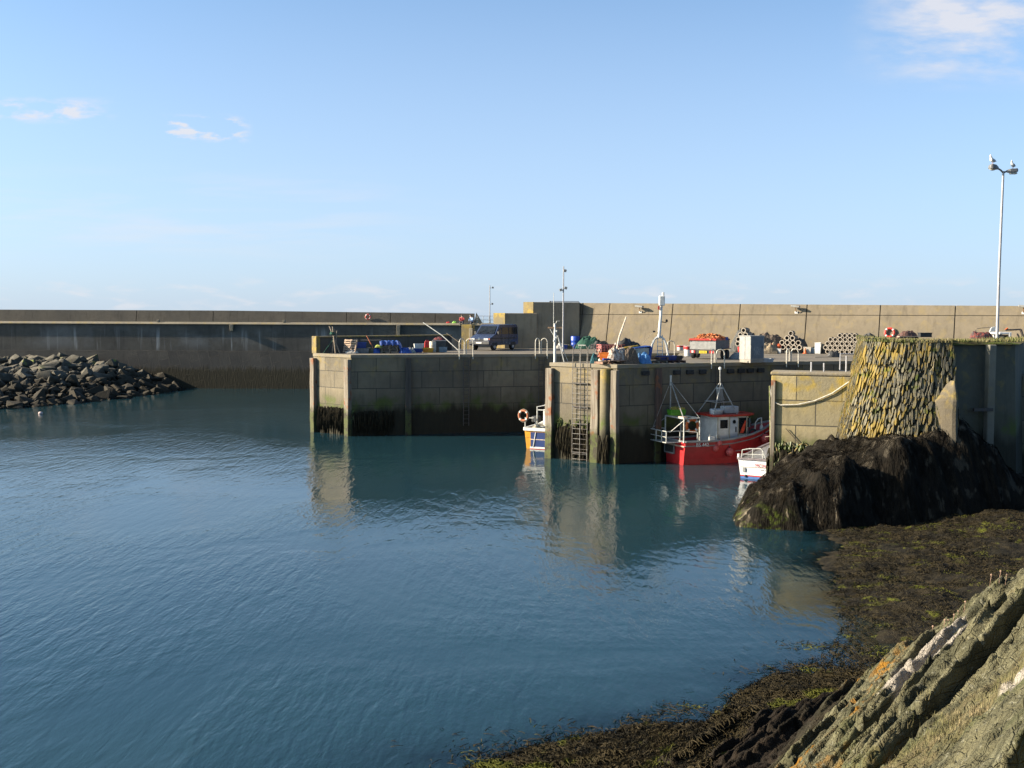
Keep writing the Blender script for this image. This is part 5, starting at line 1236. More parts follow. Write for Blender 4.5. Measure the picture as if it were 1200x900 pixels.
p = ip(750,.9); t = T('yellow_plank', 'yellow painted plank lying slanted over a grey fish bin', 'plank', (p.x+.0,p.y,p.z+.9), R(25), None, (0,R(-8),R(25))); MB().box((0,0,0), (1.7,.22,.1)).b('board', pm('plank_yellow', (.65,.42,.06), (.52,.34,.06), 5, .7), t, bev=.01)
fishbox('fish_bin', 'large grey fish bin under the yellow plank', (p.x+.1,p.y,p.z), R(22), (1.35,.8,.8), pm('stone_grey_plastic', (.33,.3,.26), (.26,.24,.21), 5, .7), None, None, 'bin')
p = ip(749,.1); heap('sack', 'white plastic sack in front of the large grey bin', 'sack', p, .2, (.85,.7,.6), pm('white_sack', (.6,.58,.55), (.42,.4,.39), 6, .7), 36, .6)
heap('net_heap', 'dark teal net strip lying before the white sack', 'net', (p.x+.05,p.y-.25,p.z), .2, (1.0,.4,.22), _M['teal_net'], 37)
p = ip(758,1.3); heap('gear_heap', 'black gear heaped on the bin behind the white mast foot', 'gear', (p.x,p.y,p.z+.65), .3, (1.6,.9,.75), M_blk, 38, .9)
heap('sack', 'pale grey sheet draped left of the black gear', 'sheet', (p.x-.6,p.y,p.z+.5), .3, (.9,.8,.6), _M['white_sack'], 39, .9)
bx2 = T('cardboard_bin', 'cream box with a blue cover behind the blue sack', 'box', (ip(766,.7).x,ip(766,.7).y,ip(766,.7).z), R(18)); MB().box((-.1,0,.45), (.95,.75,.9)).b('box', M_cream, bx2, bev=.02); MB().box((.42,-.02,.5), (.16,.85,.95), tilt=R(10)).b('side_flap', M_tarp, bx2, bev=.02); MB().box((-.05,0,.95), (1.05,.85,.06), tilt=R(-6)).b('cover', M_tarp, bx2, bev=.01)
heap('sack', 'crumpled light blue sack on the pier edge below the cream box', 'sack', ip(761,.0), .2, (.95,.6,.62), pm('light_blue_sack', (.10,.30,.62), (.06,.2,.45), 6, .6), 41, .9)
p = ip(778,.25); pallet('pallet', 'bare wooden pallet at the foot of the white mast', p, R(24), 'wooden pallets', None, 5, 1.2, .9)
p = ip(783,.6); pallet('pallet', 'reddish pallet lying behind the bare one at the mast foot', (p.x,p.y,p.z+.2), R(20), 'wooden pallets', None, 5, 1.2, 1.0, pm('reddish_wood', None))
for k, px in enumerate((789,796,803)):
    p = ip(px,.4); pallet('pallet', ('dark pallet with blue packing right of the mast foot','dark pallet in the middle of the row left of the trailer','dark pallet nearest the trailer wheel')[k], (p.x,p.y,p.z), R(23), 'wooden pallets', None, 5, .95, 1.0, pm('dark_red_wood', (.16,.07,.055), (.09,.05,.045), 5, .9))
    fishbox('fish_box', ('blue crate lying on the dark pallet right of the mast foot','dark blue crate lying on the middle dark pallet','dark crate lying on the pallet nearest the trailer')[k], (p.x,p.y,p.z+.16), R(23), (.8,.5,.26), M_pblue if k < 2 else M_blk)
# --- white inverted-Y mast
mb = ip(775, 1.1); mY = mb.y; am = T('mast_frame', 'white inverted-Y mast frame with small ladder standing among the gear', 'mast', (on(774.5,mY).x, mY, DK))
def zz_(py): return at_y(774, py, mY).z-DK
ztop_, zfork = zz_(352), zz_(395.5); sx_ = mY/FOC
m = MB(); m.tube([(-.12,0,zfork),(-.05,0,zz_(375)),(.02,0,ztop_)], [.105,.09,.08], 10); m.b('pole', M_wht, am, smooth=True)
for s, bx_ in ((-1,-.62),(1,.52)):
    m = MB(); m.tube([(-.1,0,zfork+.1),(-.1+s*.28,0,zfork-.1),(-.1+s*.42,0,zfork-.45),(bx_,0,.02 if s > 0 else .45)], .065, 8); m.b('leg', M_wht, am, smooth=True)
m = MB()
for k in range(6): m.tube([(-.22,.02,.25+.25*k),(.12,.02,.25+.25*k)], .022, 5)
m.tube([(-.22,.02,.2),(-.18,.02,1.7)], .025, 5); m.tube([(.12,.02,.2),(.08,.02,1.7)], .025, 5); m.b('ladder', M_wht, am)
MB().box((.02,-.02,ztop_-.02), (.34,.3,.6)).b('radar_box', M_wht, am, bev=.05); MB().tube([(.1,0,ztop_),(.1,0,zz_(342.5))], .07, 8).b('antenna_mast', M_wht, am)
MB().box((-.16,-.1,ztop_-.45), (.1,.12,.22)).b('port_lamp', M_jred, am)
m = MB(); m.tube([(0,0,zz_(377)),(.3,0,zz_(378)),(.34,0,zz_(374))], .03, 5); m.box((.33,0,zz_(376)), (.12,.12,.14)); m.b('lamp_arm', M_blk, am)
MB().box((-.42,0,zz_(388.5)), (.14,.12,.1)).b('pulley', M_blk, am); 
m = MB(); m.tube([(-.05,0,zz_(383)),(-.42,0,zz_(388.5)),(-1.7,-.1,.6)], .012, 5); m.tube([(-.05,0,zz_(386)),(-1.0,-.1,.6)], .010, 5); m.b('guy_line', M_rope, am)
# --- red and white tubs, trailer with orange load, cabinet
p = dk(796.5, 410.6); bucket('tub', 'small red banded white tub at the back, left of the pair', p, .24, .42, M_wht, M_jred, 'red banded tubs'); p2 = dk(801.2,410.6); bucket('tub', 'small red banded white tub at the back, touching the cabinet-side one', p2, .24, .42, M_wht, M_jred, 'red banded tubs')
p = dk(805.6, 417.3); bucket('tub', 'large red banded white tub beside the trailer tailboard', p, .28, .72, M_wht, M_jred, 'red banded tubs')
tp0 = dk(823.5, 421.0); trz = R(48)
trl = T('farm_trailer', 'grey box trailer with red rim and yellow plate beside the cabinet', 'trailer', (tp0.x, tp0.y, DK), 0)
M_tr = pm('trailer_grey', (.33,.33,.32), (.25,.25,.245), 4, .6, .2); tw_, tl_ = 1.75, 3.0
trl.rotation_euler.z = R(-28)      # local -y is the tail, the trailer runs away to the right
m = MB(); m.box((0,0,.95), (tw_,.06,.6)); m.b('tailboard', M_tr, trl)
m = MB(); m.box((tw_/2,tl_/2,.95), (.06,tl_,.6)); m.b('side_board', pm('trailer_side', (.12,.13,.13), (.09,.1,.1), 4, .6), trl); MB().box((-tw_/2,tl_/2,.95), (.06,tl_,.6)).b('side_board', _M['trailer_side'], trl)
MB().box((0,tl_,.95), (tw_,.06,.6)).b('front_board', M_tr, trl); MB().box((0,tl_/2,.66), (tw_-.1,tl_-.1,.05)).b('floor', M_tr, trl)
MB().box((0,-.03,1.3), (tw_+.08,.16,.13)).b('red_rim', M_redpaint, trl, bev=.01)
for s in (-1,1): MB().box((s*tw_/2,tl_*.32,1.3), (.13,tl_*.64,.12)).b('red_rim', M_redpaint, trl)
MB().box((0,-.06,.5), (tw_,.1,.24)).b('tail_beam', M_blk, trl); 
for s in (-1,1): MB().box((s*.66,-.12,.5), (.34,.04,.17)).b('tail_light', M_jred, trl)
MB().box((-.66,-.145,.5), (.13,.02,.15)).b('reverse_lens', M_wht, trl)
MB().box((.05,-.13,.48), (.52,.03,.17)).b('number_plate', pm('bright_yellow', None), trl); text('plate_text', 'A423 TJB', .10, M_blk, trl, (.05,-.149,.48), (R(90),0,0), .002)
for s in (-1,1):
    for y in (1.15, 2.0):
        w_ = MB().lathe([(.16,-.1),(.29,-.1),(.31,0),(.29,.1),(.16,.1)], (s*(tw_/2+.14),y,.31), 18, Matrix.Rotation(R(90),4,'Y')).b('wheel', M_tyre, trl, smooth=True)
        MB().lathe([(.17,-.09),(.15,.09)], (s*(tw_/2+.14),y,.31), 14, Matrix.Rotation(R(90),4,'Y')).b('rim', M_tr, w_)
    MB().box((s*(tw_/2+.15),1.58,.68), (.28,1.75,.05)).b('mudguard', M_blk, trl)
MB().tube([(0,tl_,.55),(0,tl_+1.1,.5)], .06, 6).b('drawbar', M_tr, trl)
# its load: a heap of orange net floats
MW = Matrix.Translation(trl.location) @ Matrix.Rotation(trl.rotation_euler.z, 4, 'Z')
m = MB(); rg = random.Random(8)
for _ in range(420):
    x, y = rg.uniform(-.8,.8), rg.uniform(.06,2.95); hmax = .10+.42*math.exp(-((y-1.3)/.9)**2)*(1-abs(x)*.55)+.1*float(vnoise(x*3,y*3,2)); z = 1.12+hmax*rg.random()**.35
    q = MW @ Vector((x,y,z)); a = rg.uniform(0,6.28)
    if rg.random() < .45: m.ball(q, rg.uniform(.06,.11), 7, (1,1,rg.uniform(.6,1)))
    else: m.tube([q, q+Vector((math.cos(a)*.16,math.sin(a)*.16,.05)), q+Vector((math.cos(a+.8)*.3,math.sin(a+.8)*.3,-.03))], .035, 5)
q = MW @ Vector((0,1.5,.75)); 
lo = heap('net_load', 'heaped brown and orange net on top of the trailer', 'net', q, trl.rotation_euler.z, (1.66,2.9,.5), pm('orange_net', (.42,.14,.05), (.26,.09,.04), 10, .9, .5), 51)
sub = m.b('orange_coils', pm('orange_coil', (.52,.15,.035), (.30,.10,.035), 3, .75), lo); sub.matrix_parent_inverse = (Matrix.Translation(lo.location) @ Matrix.Rotation(lo.rotation_euler.z,4,'Z')).inverted(); sub['kind'] = 'stuff'
p = MW @ Vector((.72,2.3,1.33)); tag(MB().box((0,0,0), (.5,.35,.22)).b('blue_bundle', M_tarp, None, p, .5, bev=.04), 'blue bundle on the right rim of the trailer load', 'bundle')
p = dk(883, 425.2); cb = T('steel_cabinet', 'tall pale steel cabinet with shade-toned door side beside the trailer', 'cabinet', (p.x+.0,p.y+.55,DK), R(-60)); cb.scale = (.84,.84,1)
MB().box((0,0,.12), (1.16,1.26,.24)).b('plinth', pm('plinth_concrete', (.35,.31,.26), (.28,.25,.21), 5, .9), cb, bev=.02)
MB().box((0,0,.9), (1.2,1.3,1.42)).b('body', pm('cabinet_grey', (.30,.30,.285), (.25,.25,.24), 3, .5, .05), cb, bev=.015); MB().box((0,0,1.63), (1.26,1.36,.05)).b('lid', pm('cabinet_grey', None), cb, bev=.01)
MB().box((.608,.0,.92), (.02,1.12,1.32)).b('door', pm('cabinet_shade_grey', (.13,.155,.185), (.11,.13,.155), 3, .5, .05), cb); MB().box((.622,-.05,.72), (.012,.7,.5)).b('notice_panel', pm('notice_dark', (.10,.125,.15), (.2,.22,.24), 9, .5), cb)  # door colour is darker and bluer to carry the shade of this face
MB().box((.63,.45,.95), (.03,.05,.14)).b('handle', M_blk, cb); MB().box((0,-.66,.9), (.02,.02,1.4)).b('seam', M_grey, cb)
p = dk(898, 424.6); fishbox('fish_box', 'pale grey lid or tray lying right of the steel cabinet', (p.x,p.y+.35,DK), R(10), (.9,.6,.22), pm('pale_grey_plastic', None))
p = dk(868, 420); heap('net_heap', 'pale heap of rope lying between trailer and cabinet', 'rope', p, .2, (1.6,.8,.4), pm('white_net', None), 53, .9)
fishbox('fish_box', 'red crate behind the trailer drawbar', (p.x+.4,p.y+1.2,DK+.35), R(5), (.6,.45,.4), M_jred); fishbox('fish_box', 'white crate under the red one behind the trailer', (p.x+.4,p.y+1.2,DK), R(5), (.62,.46,.34), M_wht)

# --- pots: round creels stacked on their sides
pot0 = T('creel', 'round netted lobster pot lying on its side in the honeycomb stack', 'lobster pot', (0,0,-50))
M_ring = pm('pot_rim', (.44,.38,.31), (.33,.29,.24), 12, .9)
def potmesh(par, r, L):
    MB().lathe([(r*.70,.0),(r,.0),(r*1.0,.06),(r*.94,.08),(r*.94,L-.06),(r,L-.05),(r,L),(r*.7,L),(r*.66,L-.05),(r*.68,L*.6)], (0,0,0), 14, Matrix.Rotation(R(-90),4,'X'), False).b('shell', M_ring, par, smooth=False)
    MB().lathe([(r*.69,.10),(r*.15,.22),(r*.15,.25)], (0,0,0), 14, Matrix.Rotation(R(-90),4,'X'), False).b('net_funnel', M_potnet, par)
    m = MB()
    for k in range(8): a = k*math.pi/4; m.tube([(r*1.0*math.cos(a),.05,r*1.0*math.sin(a)),(r*1.0*math.cos(a),L-.05,r*1.0*math.sin(a))], .012, 4)
    m.b('rib', M_potnet, par)
pr = .175; potmesh(pot0, pr, .85); used = [False]
def put_pot(loc, rz, label, group, sc_=1):
    if not used[0]:
        used[0] = True; pot0.location = loc; pot0.rotation_euler = (0,0,rz); pot0['label'] = label; pot0['group'] = group; pot0.scale = (sc_,)*3
    else: dup(pot0, loc, rz, label, group, sc_)
base = dk(965.5, 414.6, DK); fx = Vector((wd.x, wd.y, 0)); s_ = 1.0
for r_, (n_, off) in enumerate(((7,.45),(8,0),(8,.4),(7,1.0),(4,2.9))):
    for k in range(n_):
        q = base+fx*((off+k)*pr*2.08+.1)+Vector((0,0,pr+r_*pr*1.78))
        put_pot(q, math.atan2(wd.y, wd.x), 'round netted lobster pot lying on its side in the honeycomb stack', 'honeycomb stack of lobster pots')
heap('net_heap', 'dark net heap piled behind the right end of the honeycomb stack', 'net', base+fx*(9*pr*2)+Vector((-wn.x*.6,-wn.y*.6,0)), .0, (2.2,1.3,1.9), M_greynet, 61)
q = base+fx*-.25+Vector((-.1,.35,0)); t = fishbox('fish_box', 'white box standing at the left end of the honeycomb stack', q, R(-25), (.45,.5,.85), M_wht)
q = dk(955, 413.5); fishbox('fish_box', 'low black box between the blue crate and honeycomb stack', q, R(-20), (.9,.5,.42), M_blk)
def stack(px, py, rows, label, group, sc_=1.0, rz=None, z0=0):
    b = dk(px, py)
    for r_, (n_, off) in enumerate(rows):
        for k in range(n_): put_pot(b+fx*((off+k)*pr*2.1*sc_)+Vector((0,0,z0+(pr+r_*pr*1.8)*sc_)), (math.atan2(wd.y,wd.x) if rz is None else rz)+random.uniform(-.12,.12), label, group, sc_)
stack(863.5, 413.2, ((3,.1),(3,.2),(2,.6),(1,1.2)), 'lobster pot in the tall stack left of the steel cabinet', 'pots left of the cabinet', 1.12, None, .5)
heap('net_heap', 'dark slanting net heap behind the pots left of the cabinet', 'net', dk(875,412.5)+Vector((0,.7,0)), 0, (2.4,1.3,2.2), M_greynet, 62)
heap('net_heap', 'brown net covered mound right of the steel cabinet', 'net', dk(903,413.3)+Vector((0,.3,0)), .0, (2.7,1.6,2.35), M_brownnet, 63, .3)
stack(916, 413.6, ((4,.2),(4,0),(2,.9),(1,1.6)), 'lobster pot in the jumbled stack right of the brown net mound', 'jumbled pots', 1.15, None, .25)
heap('net_heap', 'black and grey net heap beside the jumbled pots', 'net', dk(933,413.6)+Vector((0,.3,0)), 0, (2.0,1.3,1.55), M_greynet, 64, .6)
heap('net_heap', 'low tangle of pale rope in front of the brown net mound', 'rope', dk(901,414.2), 0, (1.6,.8,.75), pm('tan_rope', (.36,.28,.18), (.2,.16,.11), 9, .95), 65, .9)
heap('net_heap', 'grey brown netting slumped against the tan wall', 'net', dk(944,413.0)+Vector((0,.5,0)), 0, (1.7,1.0,1.05), pm('wall_netting', (.22,.19,.15), (.14,.12,.1), 12, .95), 66)
q = dk(908, 414.2); fishbox('fish_box', 'white box under the two orange floats', q, R(-20), (.95,.5,.38), M_wht)
for k, dx in enumerate((-.2,.28)): tag(MB().ball((0,0,.2), .23, 12, (1,1,.9)).b('net_float', pm('bright_orange', (.75,.13,.03), (.65,.10,.03), 5, .5), None, (q.x+dx,q.y,DK+.36), smooth=True), ('orange float on the white box, next to the brown net mound','orange float on the white box, on the pot stack side')[k], 'float', 'orange floats')
q = dk(946, 414.2); fishbox('fish_box', 'cream crate leaning near the slumped grey netting', q, R(-20), (.55,.4,.5), M_cream); q = dk(953,414.2) ; fishbox('fish_box', 'pale blue crate left of the low black box', (q.x-.15,q.y,DK), R(-15), (.5,.4,.42), pm('pale_blue_plastic', None))
q = dk(943.5,414.3); tag(MB().lathe([(.2,0),(.2,.03),(.12,.05),(.03,.42)], (0,0,0), 12).b('traffic_cone', M_orange, None, q), 'small orange cone beside the cream crate', 'cone')
heap('net_heap', 'small black tangle of line lying alone on the deck', 'net', dk(977,418.3), 0, (.9,.6,.45), M_blk, 67, .9); tag(MB().tube([(0,0,.03),(-.6,-.1,.02),(-1.3,-.3,.02)], .02, 5).b('loose_rope', M_rope, None, dk(975,418.8)), 'loose rope end trailing from the small black tangle', 'rope')

# --- wall lamps, life rings, masts
for px, lb in ((751,'rusty floodlight on the tan wall behind the white mast frame'),(933,'floodlight on the tan wall above the brown net mound'),(1198.5,'floodlight on the tan wall at the edge of view')):
    s = s_at(px, 9.4); q = wp(s, 8.95); t = T('wall_floodlight', lb, 'floodlight', q, math.atan2(wd.y,wd.x), 'floodlights on the tan wall')
    MB().tube([(0,0,0),(0,-.22,.1),(0,-.3,.35)], .035, 6).b('bracket', pm('rusty_bracket', (.30,.14,.05), (.2,.1,.05), 9, .8), t); MB().box((0,-.03,-.02), (.26,.06,.18)).b('base_plate', M_wht, t)
    MB().loft([[(-.34,-.5,.42+o),(.34,-.5,.36+o),(.34,-.14,.36+o),(-.34,-.14,.42+o)] for o in (0,.15)]).b('lamp_head', pm('lamp_grey', (.34,.34,.32), (.25,.25,.24), 5, .5, .05, .2), t, bev=.03)
q = wp(s_at(1043), at_y(1043,390.5,82).z+.05); rl = lifering('life_ring', 'red life ring hanging on the tan wall right of the honeycomb pots', q+Vector((wn.x,wn.y,0))*.15, math.atan2(wd.y,wd.x), .33, .085, pm('ring_red', (.62,.04,.025), (.52,.03,.02), 5, .5), R(-13))
MB().tube([(0,.05,-.3),(0,.02,-2.0)], .04, 6).b('post', M_wht, rl)
q = on(431.5, YB+3); lifering('life_ring', 'small faded life ring on the dark breakwater parapet', (q.x, YB+2.95, at_y(431.5,371.3,YB+3).z), 0, .28, .09, M_buoy)
def lamp_post(name, label, loc, h, r, heads):
    t = T(name, label, 'lamp post', loc)
    MB().tube([(0,0,-.05),(0,0,h*.3),(0,0,h)], [r*1.25,r,r*.75], 10).b('pole', M_galv, t, smooth=True); MB().lathe([(r*1.7,0),(r*1.5,.4),(r*1.2,.45)], (0,0,0), 10).b('base', M_galv, t)
    for z, dx in heads:
        MB().tube([(0,0,z),(dx*.7,-.05,z+.02)], .03, 5).b('bracket', M_galv, t); MB().box((dx,-.08,z+.05), (.22,.24,.2), 0, None, 1, R(15*np.sign(dx))).b('floodlight', _M['lamp_grey'], t, bev=.02)
    return t
M_galv = pm('post_grey', (.40,.40,.42), (.33,.33,.35), 3, .5, .05, .1)
q = on(659.8, 84); zt = at_y(659.8, 312, 84).z-DK
lamp_post('lamp_post', 'tall thin grey mast with small lamps before the shaded wall', (q.x,84,DK), zt, .06, ((zt-1.75,.18),(zt-1.9,-.2),(zt-.4,.12)))
q = on(573.8, YB+1); zt = at_y(573.8, 334.5, YB+1).z-7.7
lamp_post('lamp_post', 'far thin lamp mast standing by the breakwater gap', (q.x,YB+1,7.7), zt, .065, ((zt-.3,.35),(zt-2.2,.3)))
# tall double lamp with the gulls
lp = on(1168.2, 60.5); zt = at_y(1169.5, 200.5, 60.5).z
t = T('street_lamp', 'tall grey lamp post with two heads rising behind the stone pier head', 'street lamp', (lp.x,60.5,DK)); hz_ = zt-DK
MB().tube([(0,0,-.05),(0,0,hz_*.5),(.05,0,hz_)], [.09,.075,.06], 12).b('pole', M_galv, t, smooth=True); MB().lathe([(.22,0),(.2,1.1),(.15,1.2)], (0,0,0), 12).b('base', M_galv, t)
M_lamp = pm('lamp_housing', (.22,.22,.22), (.15,.15,.155), 5, .45, .05, .2); M_diff = pm('lamp_glass', (.55,.55,.5), (.45,.45,.42), 5, .2, 0)
MB().tube([(.05,0,hz_-.1),(-.12,-.02,hz_+.06),(-.28,-.04,hz_+.14)], .05, 7).b('arm', M_lamp, t); MB().tube([(.05,0,hz_-.1),(.25,.02,hz_+.0),(.4,.03,hz_)], .05, 7).b('arm', M_lamp, t)
h1 = MB().loft([[(x,-.05-w_*.5,z-.02),(x,-.05+w_*.5,z-.02),(x,-.05+w_*.42,z+hh),(x,-.05-w_*.42,z+hh)] for x, w_, hh, z in ((-.25,.14,.12,hz_+.10),(-.42,.34,.24,hz_+.10),(-.66,.42,.27,hz_+.12),(-.78,.3,.16,hz_+.14))]).b('lamp_head', M_lamp, t, bev=.04); MB().ball((-.58,-.05,hz_+.12), .19, 12, (1.0,.8,.55)).b('bowl', M_diff, h1, smooth=True)
h2 = MB().loft([[(x,.03-w_*.5,z),(x,.03+w_*.5,z),(x,.03+w_*.45,z+hh),(x,.03-w_*.45,z+hh)] for x, w_, hh, z in ((.25,.14,.12,hz_-.06),(.4,.34,.2,hz_-.08),(.78,.38,.21,hz_-.06),(.84,.3,.16,hz_-.04))]).b('lamp_head', M_lamp, t, bev=.03); MB().box((.62,.03,hz_-.12), (.38,.26,.1)).b('bowl', M_diff, h2, bev=.04)
M_gull = pm('gull_white', (.80,.79,.77), (.72,.71,.69), 9, .7, .05); M_gullw = pm('gull_grey_wing', (.36,.37,.39), (.3,.31,.33), 9, .7, .05)
def gull(label, loc, rz, sc_=1):
    g = T('seagull', label, 'seagull', loc, rz, 'gulls on the tall lamp'); 
    m = MB(); prof = ((-.02,.0,.10,.02),(-.17,.0,.17,.03),(-.10,0,.16,.075),(0,0,.17,.10),(.08,0,.21,.095),(.12,0,.28,.07),(.135,0,.335,.052),(.15,0,.375,.054),(.165,0,.41,.045),(.17,0,.435,.02))[1:]
    rings = []
    for x, y, z, r in prof:
        up = .0 if x < .05 else .75; tx, tz = math.cos(up), math.sin(up)
        rings.append([(x-r*math.sin(a)*tz, r*.9*math.cos(a), z+r*math.sin(a)*tx) for a in np.linspace(0, 2*math.pi, 12, endpoint=False)])
    m.loft(rings); b_o = m.b('body', M_gull, g, smooth=True); b_o.scale = (sc_,)*3
    for s in (-1,1):
        MB().loft([[(x,s*y,z),(x+.02,s*(y+.012),z+.05*k),(x,s*(y-.01),z+.10*k),(x-.02,s*(y-.02),z+.05*k)] for x, y, z, k in ((.09,.085,.17,.9),(0,.10,.14,1.1),(-.12,.06,.14,.8),(-.25,.02,.14,.2))]).b('wing', M_gullw, g, smooth=True)
        MB().tube([(.02,s*.03,.1),(.02,s*.03,0),(.06,s*.03,0)], .008, 5).b('leg', pm('gull_pink', (.5,.25,.2), (.4,.2,.16), 9, .7), g)
        MB().ball((.195,s*.034,.405), .008, 6).b('eye', M_blk, g)
    MB().tube([(.19,0,.39),(.25,0,.375),(.262,0,.362)], [.018,.012,.004], 6).b('beak', pm('beak_yellow', (.65,.4,.05), (.55,.33,.05), 9, .6), g)
    return g
gull('white gull perched on the left lamp head of the tall street lamp', (lp.x-.58,60.45,zt+.385), R(200), 1.15); gull('white gull perched on the right lamp head of the tall street lamp', (lp.x+.60,60.53,zt+.15), R(215), 1.0)

# --- on top of and behind the stone pier head
q = on(1083.5, 52.5, ZT+.15); bm_ = T('black_trough', 'low black trough lying on the turf of the stone pier head', 'trough', q, R(5)); MB().box((0,0,.11), (.6,.3,.2)).b('body', M_blk, bm_, bev=.02); MB().box((0,0,.215), (.64,.34,.03)).b('rim', M_blk, bm_, bev=.01)
q = on(1063, 57, ZT-.05); heap('net_heap', 'dark rusty tangle of pots on the turf behind the black trough', 'net', q, .1, (1.2,.7,.42), pm('rusty_net', (.13,.06,.045), (.08,.05,.045), 12, .95), 71, .9); tag(MB().box((0,0,0), (1.6,.3,.05)).b('board', M_plank, None, (q.x+.2,q.y-.3,q.z+.16), .05), 'pinkish board lying in front of the rusty tangle', 'board')
q = on(1150, 58, ZT-.05); heap('net_heap', 'red and brown jumble of gear at the foot of the tall lamp', 'gear', q, 0, (1.3,.7,.45), pm('red_brown_gear', (.22,.05,.04), (.07,.06,.06), 8, .9), 72, .9)
q = on(1143, 61.5); t = T('mooring_davit', 'thin davit arm with a white wrapped end left of the tall lamp', 'davit', (q.x,61.5,DK)); ztp = at_y(1145,385,61.5).z-DK
MB().tube([(0,0,0),(0,0,ztp-.1)], .035, 6).b('post', M_dksteel, t); MB().tube([(.02,0,ztp),(1.15,0,ztp+.12)], .03, 6).b('arm', M_wood, t); MB().loft([[(.78+x,-.06,ztp+z),(.78+x,.06,ztp+z),(.78+x,.06,ztp+z+h_),(.78+x,-.06,ztp+z+h_)] for x, z, h_ in ((0,-.22,.06),(.1,-.2,.28),(.3,-.16,.28),(.42,-.05,.12))]).b('wrapped_end', M_wht, t, bev=.02)
# tractor with a loader arm, cut by the picture edge
q = on(1181, 63.5); tk = T('tractor', 'tractor with white cab and dark loader arm behind the stone pier head', 'tractor', (q.x,63.5,DK), R(0))
def xz(px, py): p = at_y(px, py, 63.5); return (p.x-q.x, p.z-DK)
def bar(a, b, r, nm, mt): (x0,z0),(x1,z1) = xz(*a), xz(*b); return MB().tube([(x0,0,z0),(x1,0,z1)], r, 7).b(nm, mt, tk)
x0, z1 = xz(1171,389.5); x1, zb = xz(1184.5,410); 
cab = MB().box(((x0+x1)/2,.6,z1-.05), (x1-x0,1.3,.13)).b('cab_roof', M_wht, tk, bev=.03)
for xx, yy in ((x1-.08,0),(x1-.08,1.2),(x0+.25,1.2)): MB().box((xx,yy,(z1+.6)/2), (.14,.12,z1-.6)).b('cab_pillar', M_wht, tk, bev=.02)
MB().box(((x0+x1)/2+.1,.6,z1-.6), (x1-x0-.4,1.1,.9)).b('cab_glass', M_glass, tk)
bar((1178,386.5),(1181,384.5),.05,'beacon',M_orange); bar((1178,386.8),(1196,386),.05,'loader_arm',M_dksteel); bar((1196,386),(1199,394),.07,'loader_arm',M_dksteel); bar((1199,394),(1194,404),.07,'loader_arm',M_dksteel); bar((1192,391),(1198,402),.05,'hydraulic_ram',M_dksteel)
bx0, bz = xz(1196,404.5); MB().box((bx0+.4,.2,bz-.2), (1.0,.8,.5), tilt=R(8)).b('bonnet', pm('bright_yellow', None), tk, bev=.05); MB().box((.5,.6,.85), (2.6,1.2,.7)).b('chassis', M_dksteel, tk, bev=.05)
for xx, r_ in ((-.2,.62),(1.6,.5)):
    for yy in (-.1,1.3): MB().lathe([(r_*.5,-.15),(r_*.95,-.15),(r_,0),(r_*.95,.15),(r_*.5,.15)], (xx,yy,r_), 20, Matrix.Rotation(R(90),4,'X')).b('wheel', M_tyre, tk, smooth=True)
q = on(1192, 57.5); gt = T('steel_gate', 'pale galvanised gate panel at the right edge behind the stone pier', 'gate', (q.x,57.5,DK), R(12)); m = MB()
for zz in (.15,.75,1.1): m.tube([(0,0,zz),(2.2,0,zz)], .035, 6)
for xx in (0,.5,1.1,1.7,2.2): m.tube([(xx,0,0),(xx,0,1.12)], .03, 6)
m.b('frame', M_galv, gt); MB().box((1.1,.04,.6), (2.1,.02,.9)).b('mesh_panel', pm('sheet_grey', (.3,.33,.34), (.22,.24,.25), 5, .6), gt)

# --- railing stubs on the near quay and the dock corner rail
for k, (px, pt, pb) in enumerate(((951.5,424.2,440),(966.3,425.5,440),(976,435.5,440),(992.5,417,439.5))):
    bp = on(px, 51.5, DK+.16); hh = at_y(px, pt, 51.5).z-DK-.16
    tag(MB().tube([(0,0,-.02),(0,0,hh)], .045, 7).b('rail_post', M_galv, None, (bp.x,51.5,DK+.16)), ('thin railing post on the near quay, first from the dock side','thin railing post on the near quay beside the tiny stub','tiny stub post on the near quay','leaning railing post next to the slate pier head')[k], 'post', 'railing posts on the near quay')
q = dk(985, 425.0); t = T('corner_rail', 'short bent railing at the dock corner left of the slate pier head', 'railing', (q.x,q.y+.1,DK)); MB().tube([(0,0,-.5),(0,0,.55),(1.7,.3,.5),(1.7,.3,-.5)], .04, 7).b('bar', M_galv, t, smooth=True); MB().tube([(0,0,-.5),(.4,.05,-.55),(1.7,.3,-.5)], .035, 7).b('lower_bar', M_galv, t, smooth=True)
# --- looped rope on the near quay face
def q3p(px, py): 
    d = ray(px, py); den = d.x*n3.x+d.y*n3.y; t = (N_.x*n3.x+N_.y*n3.y)/den
    p = Vector((d.x*t, d.y*t, HC+d.z*t)); return (p.x+n3.x*.07, p.y+n3.y*.07, p.z)
def ropeline(pts, r, name, label, mt):
    P = [Vector(q3p(*p)) for p in pts]; out = []
    for i in range(len(P)-1):
        for k in range(5): out.append(P[i].lerp(P[i+1], k/5))
    out.append(P[-1]); tag(MB().tube(out, r, 6).b(name, mt), label, 'rope')
ropeline([(902,452),(905,470),(915,474.5),(935,474),(955,469.5),(975,461),(997,446)], .032, 'hanging_rope', 'pale thick rope sagging across the top of the near quay face', M_pipe2)
ropeline([(908,518),(911,529),(922,533),(931,529),(937,521),(943,519.5),(960,531)], .035, 'hanging_rope', 'old rope looping over the weed on the near quay face', pm('olive_rope', (.30,.22,.08), (.22,.17,.08), 9, .9))
ropeline([(921,502),(930,512),(938,521)], .02, 'hanging_rope', 'thin dark line slanting down to the looped old rope', M_dksteel)
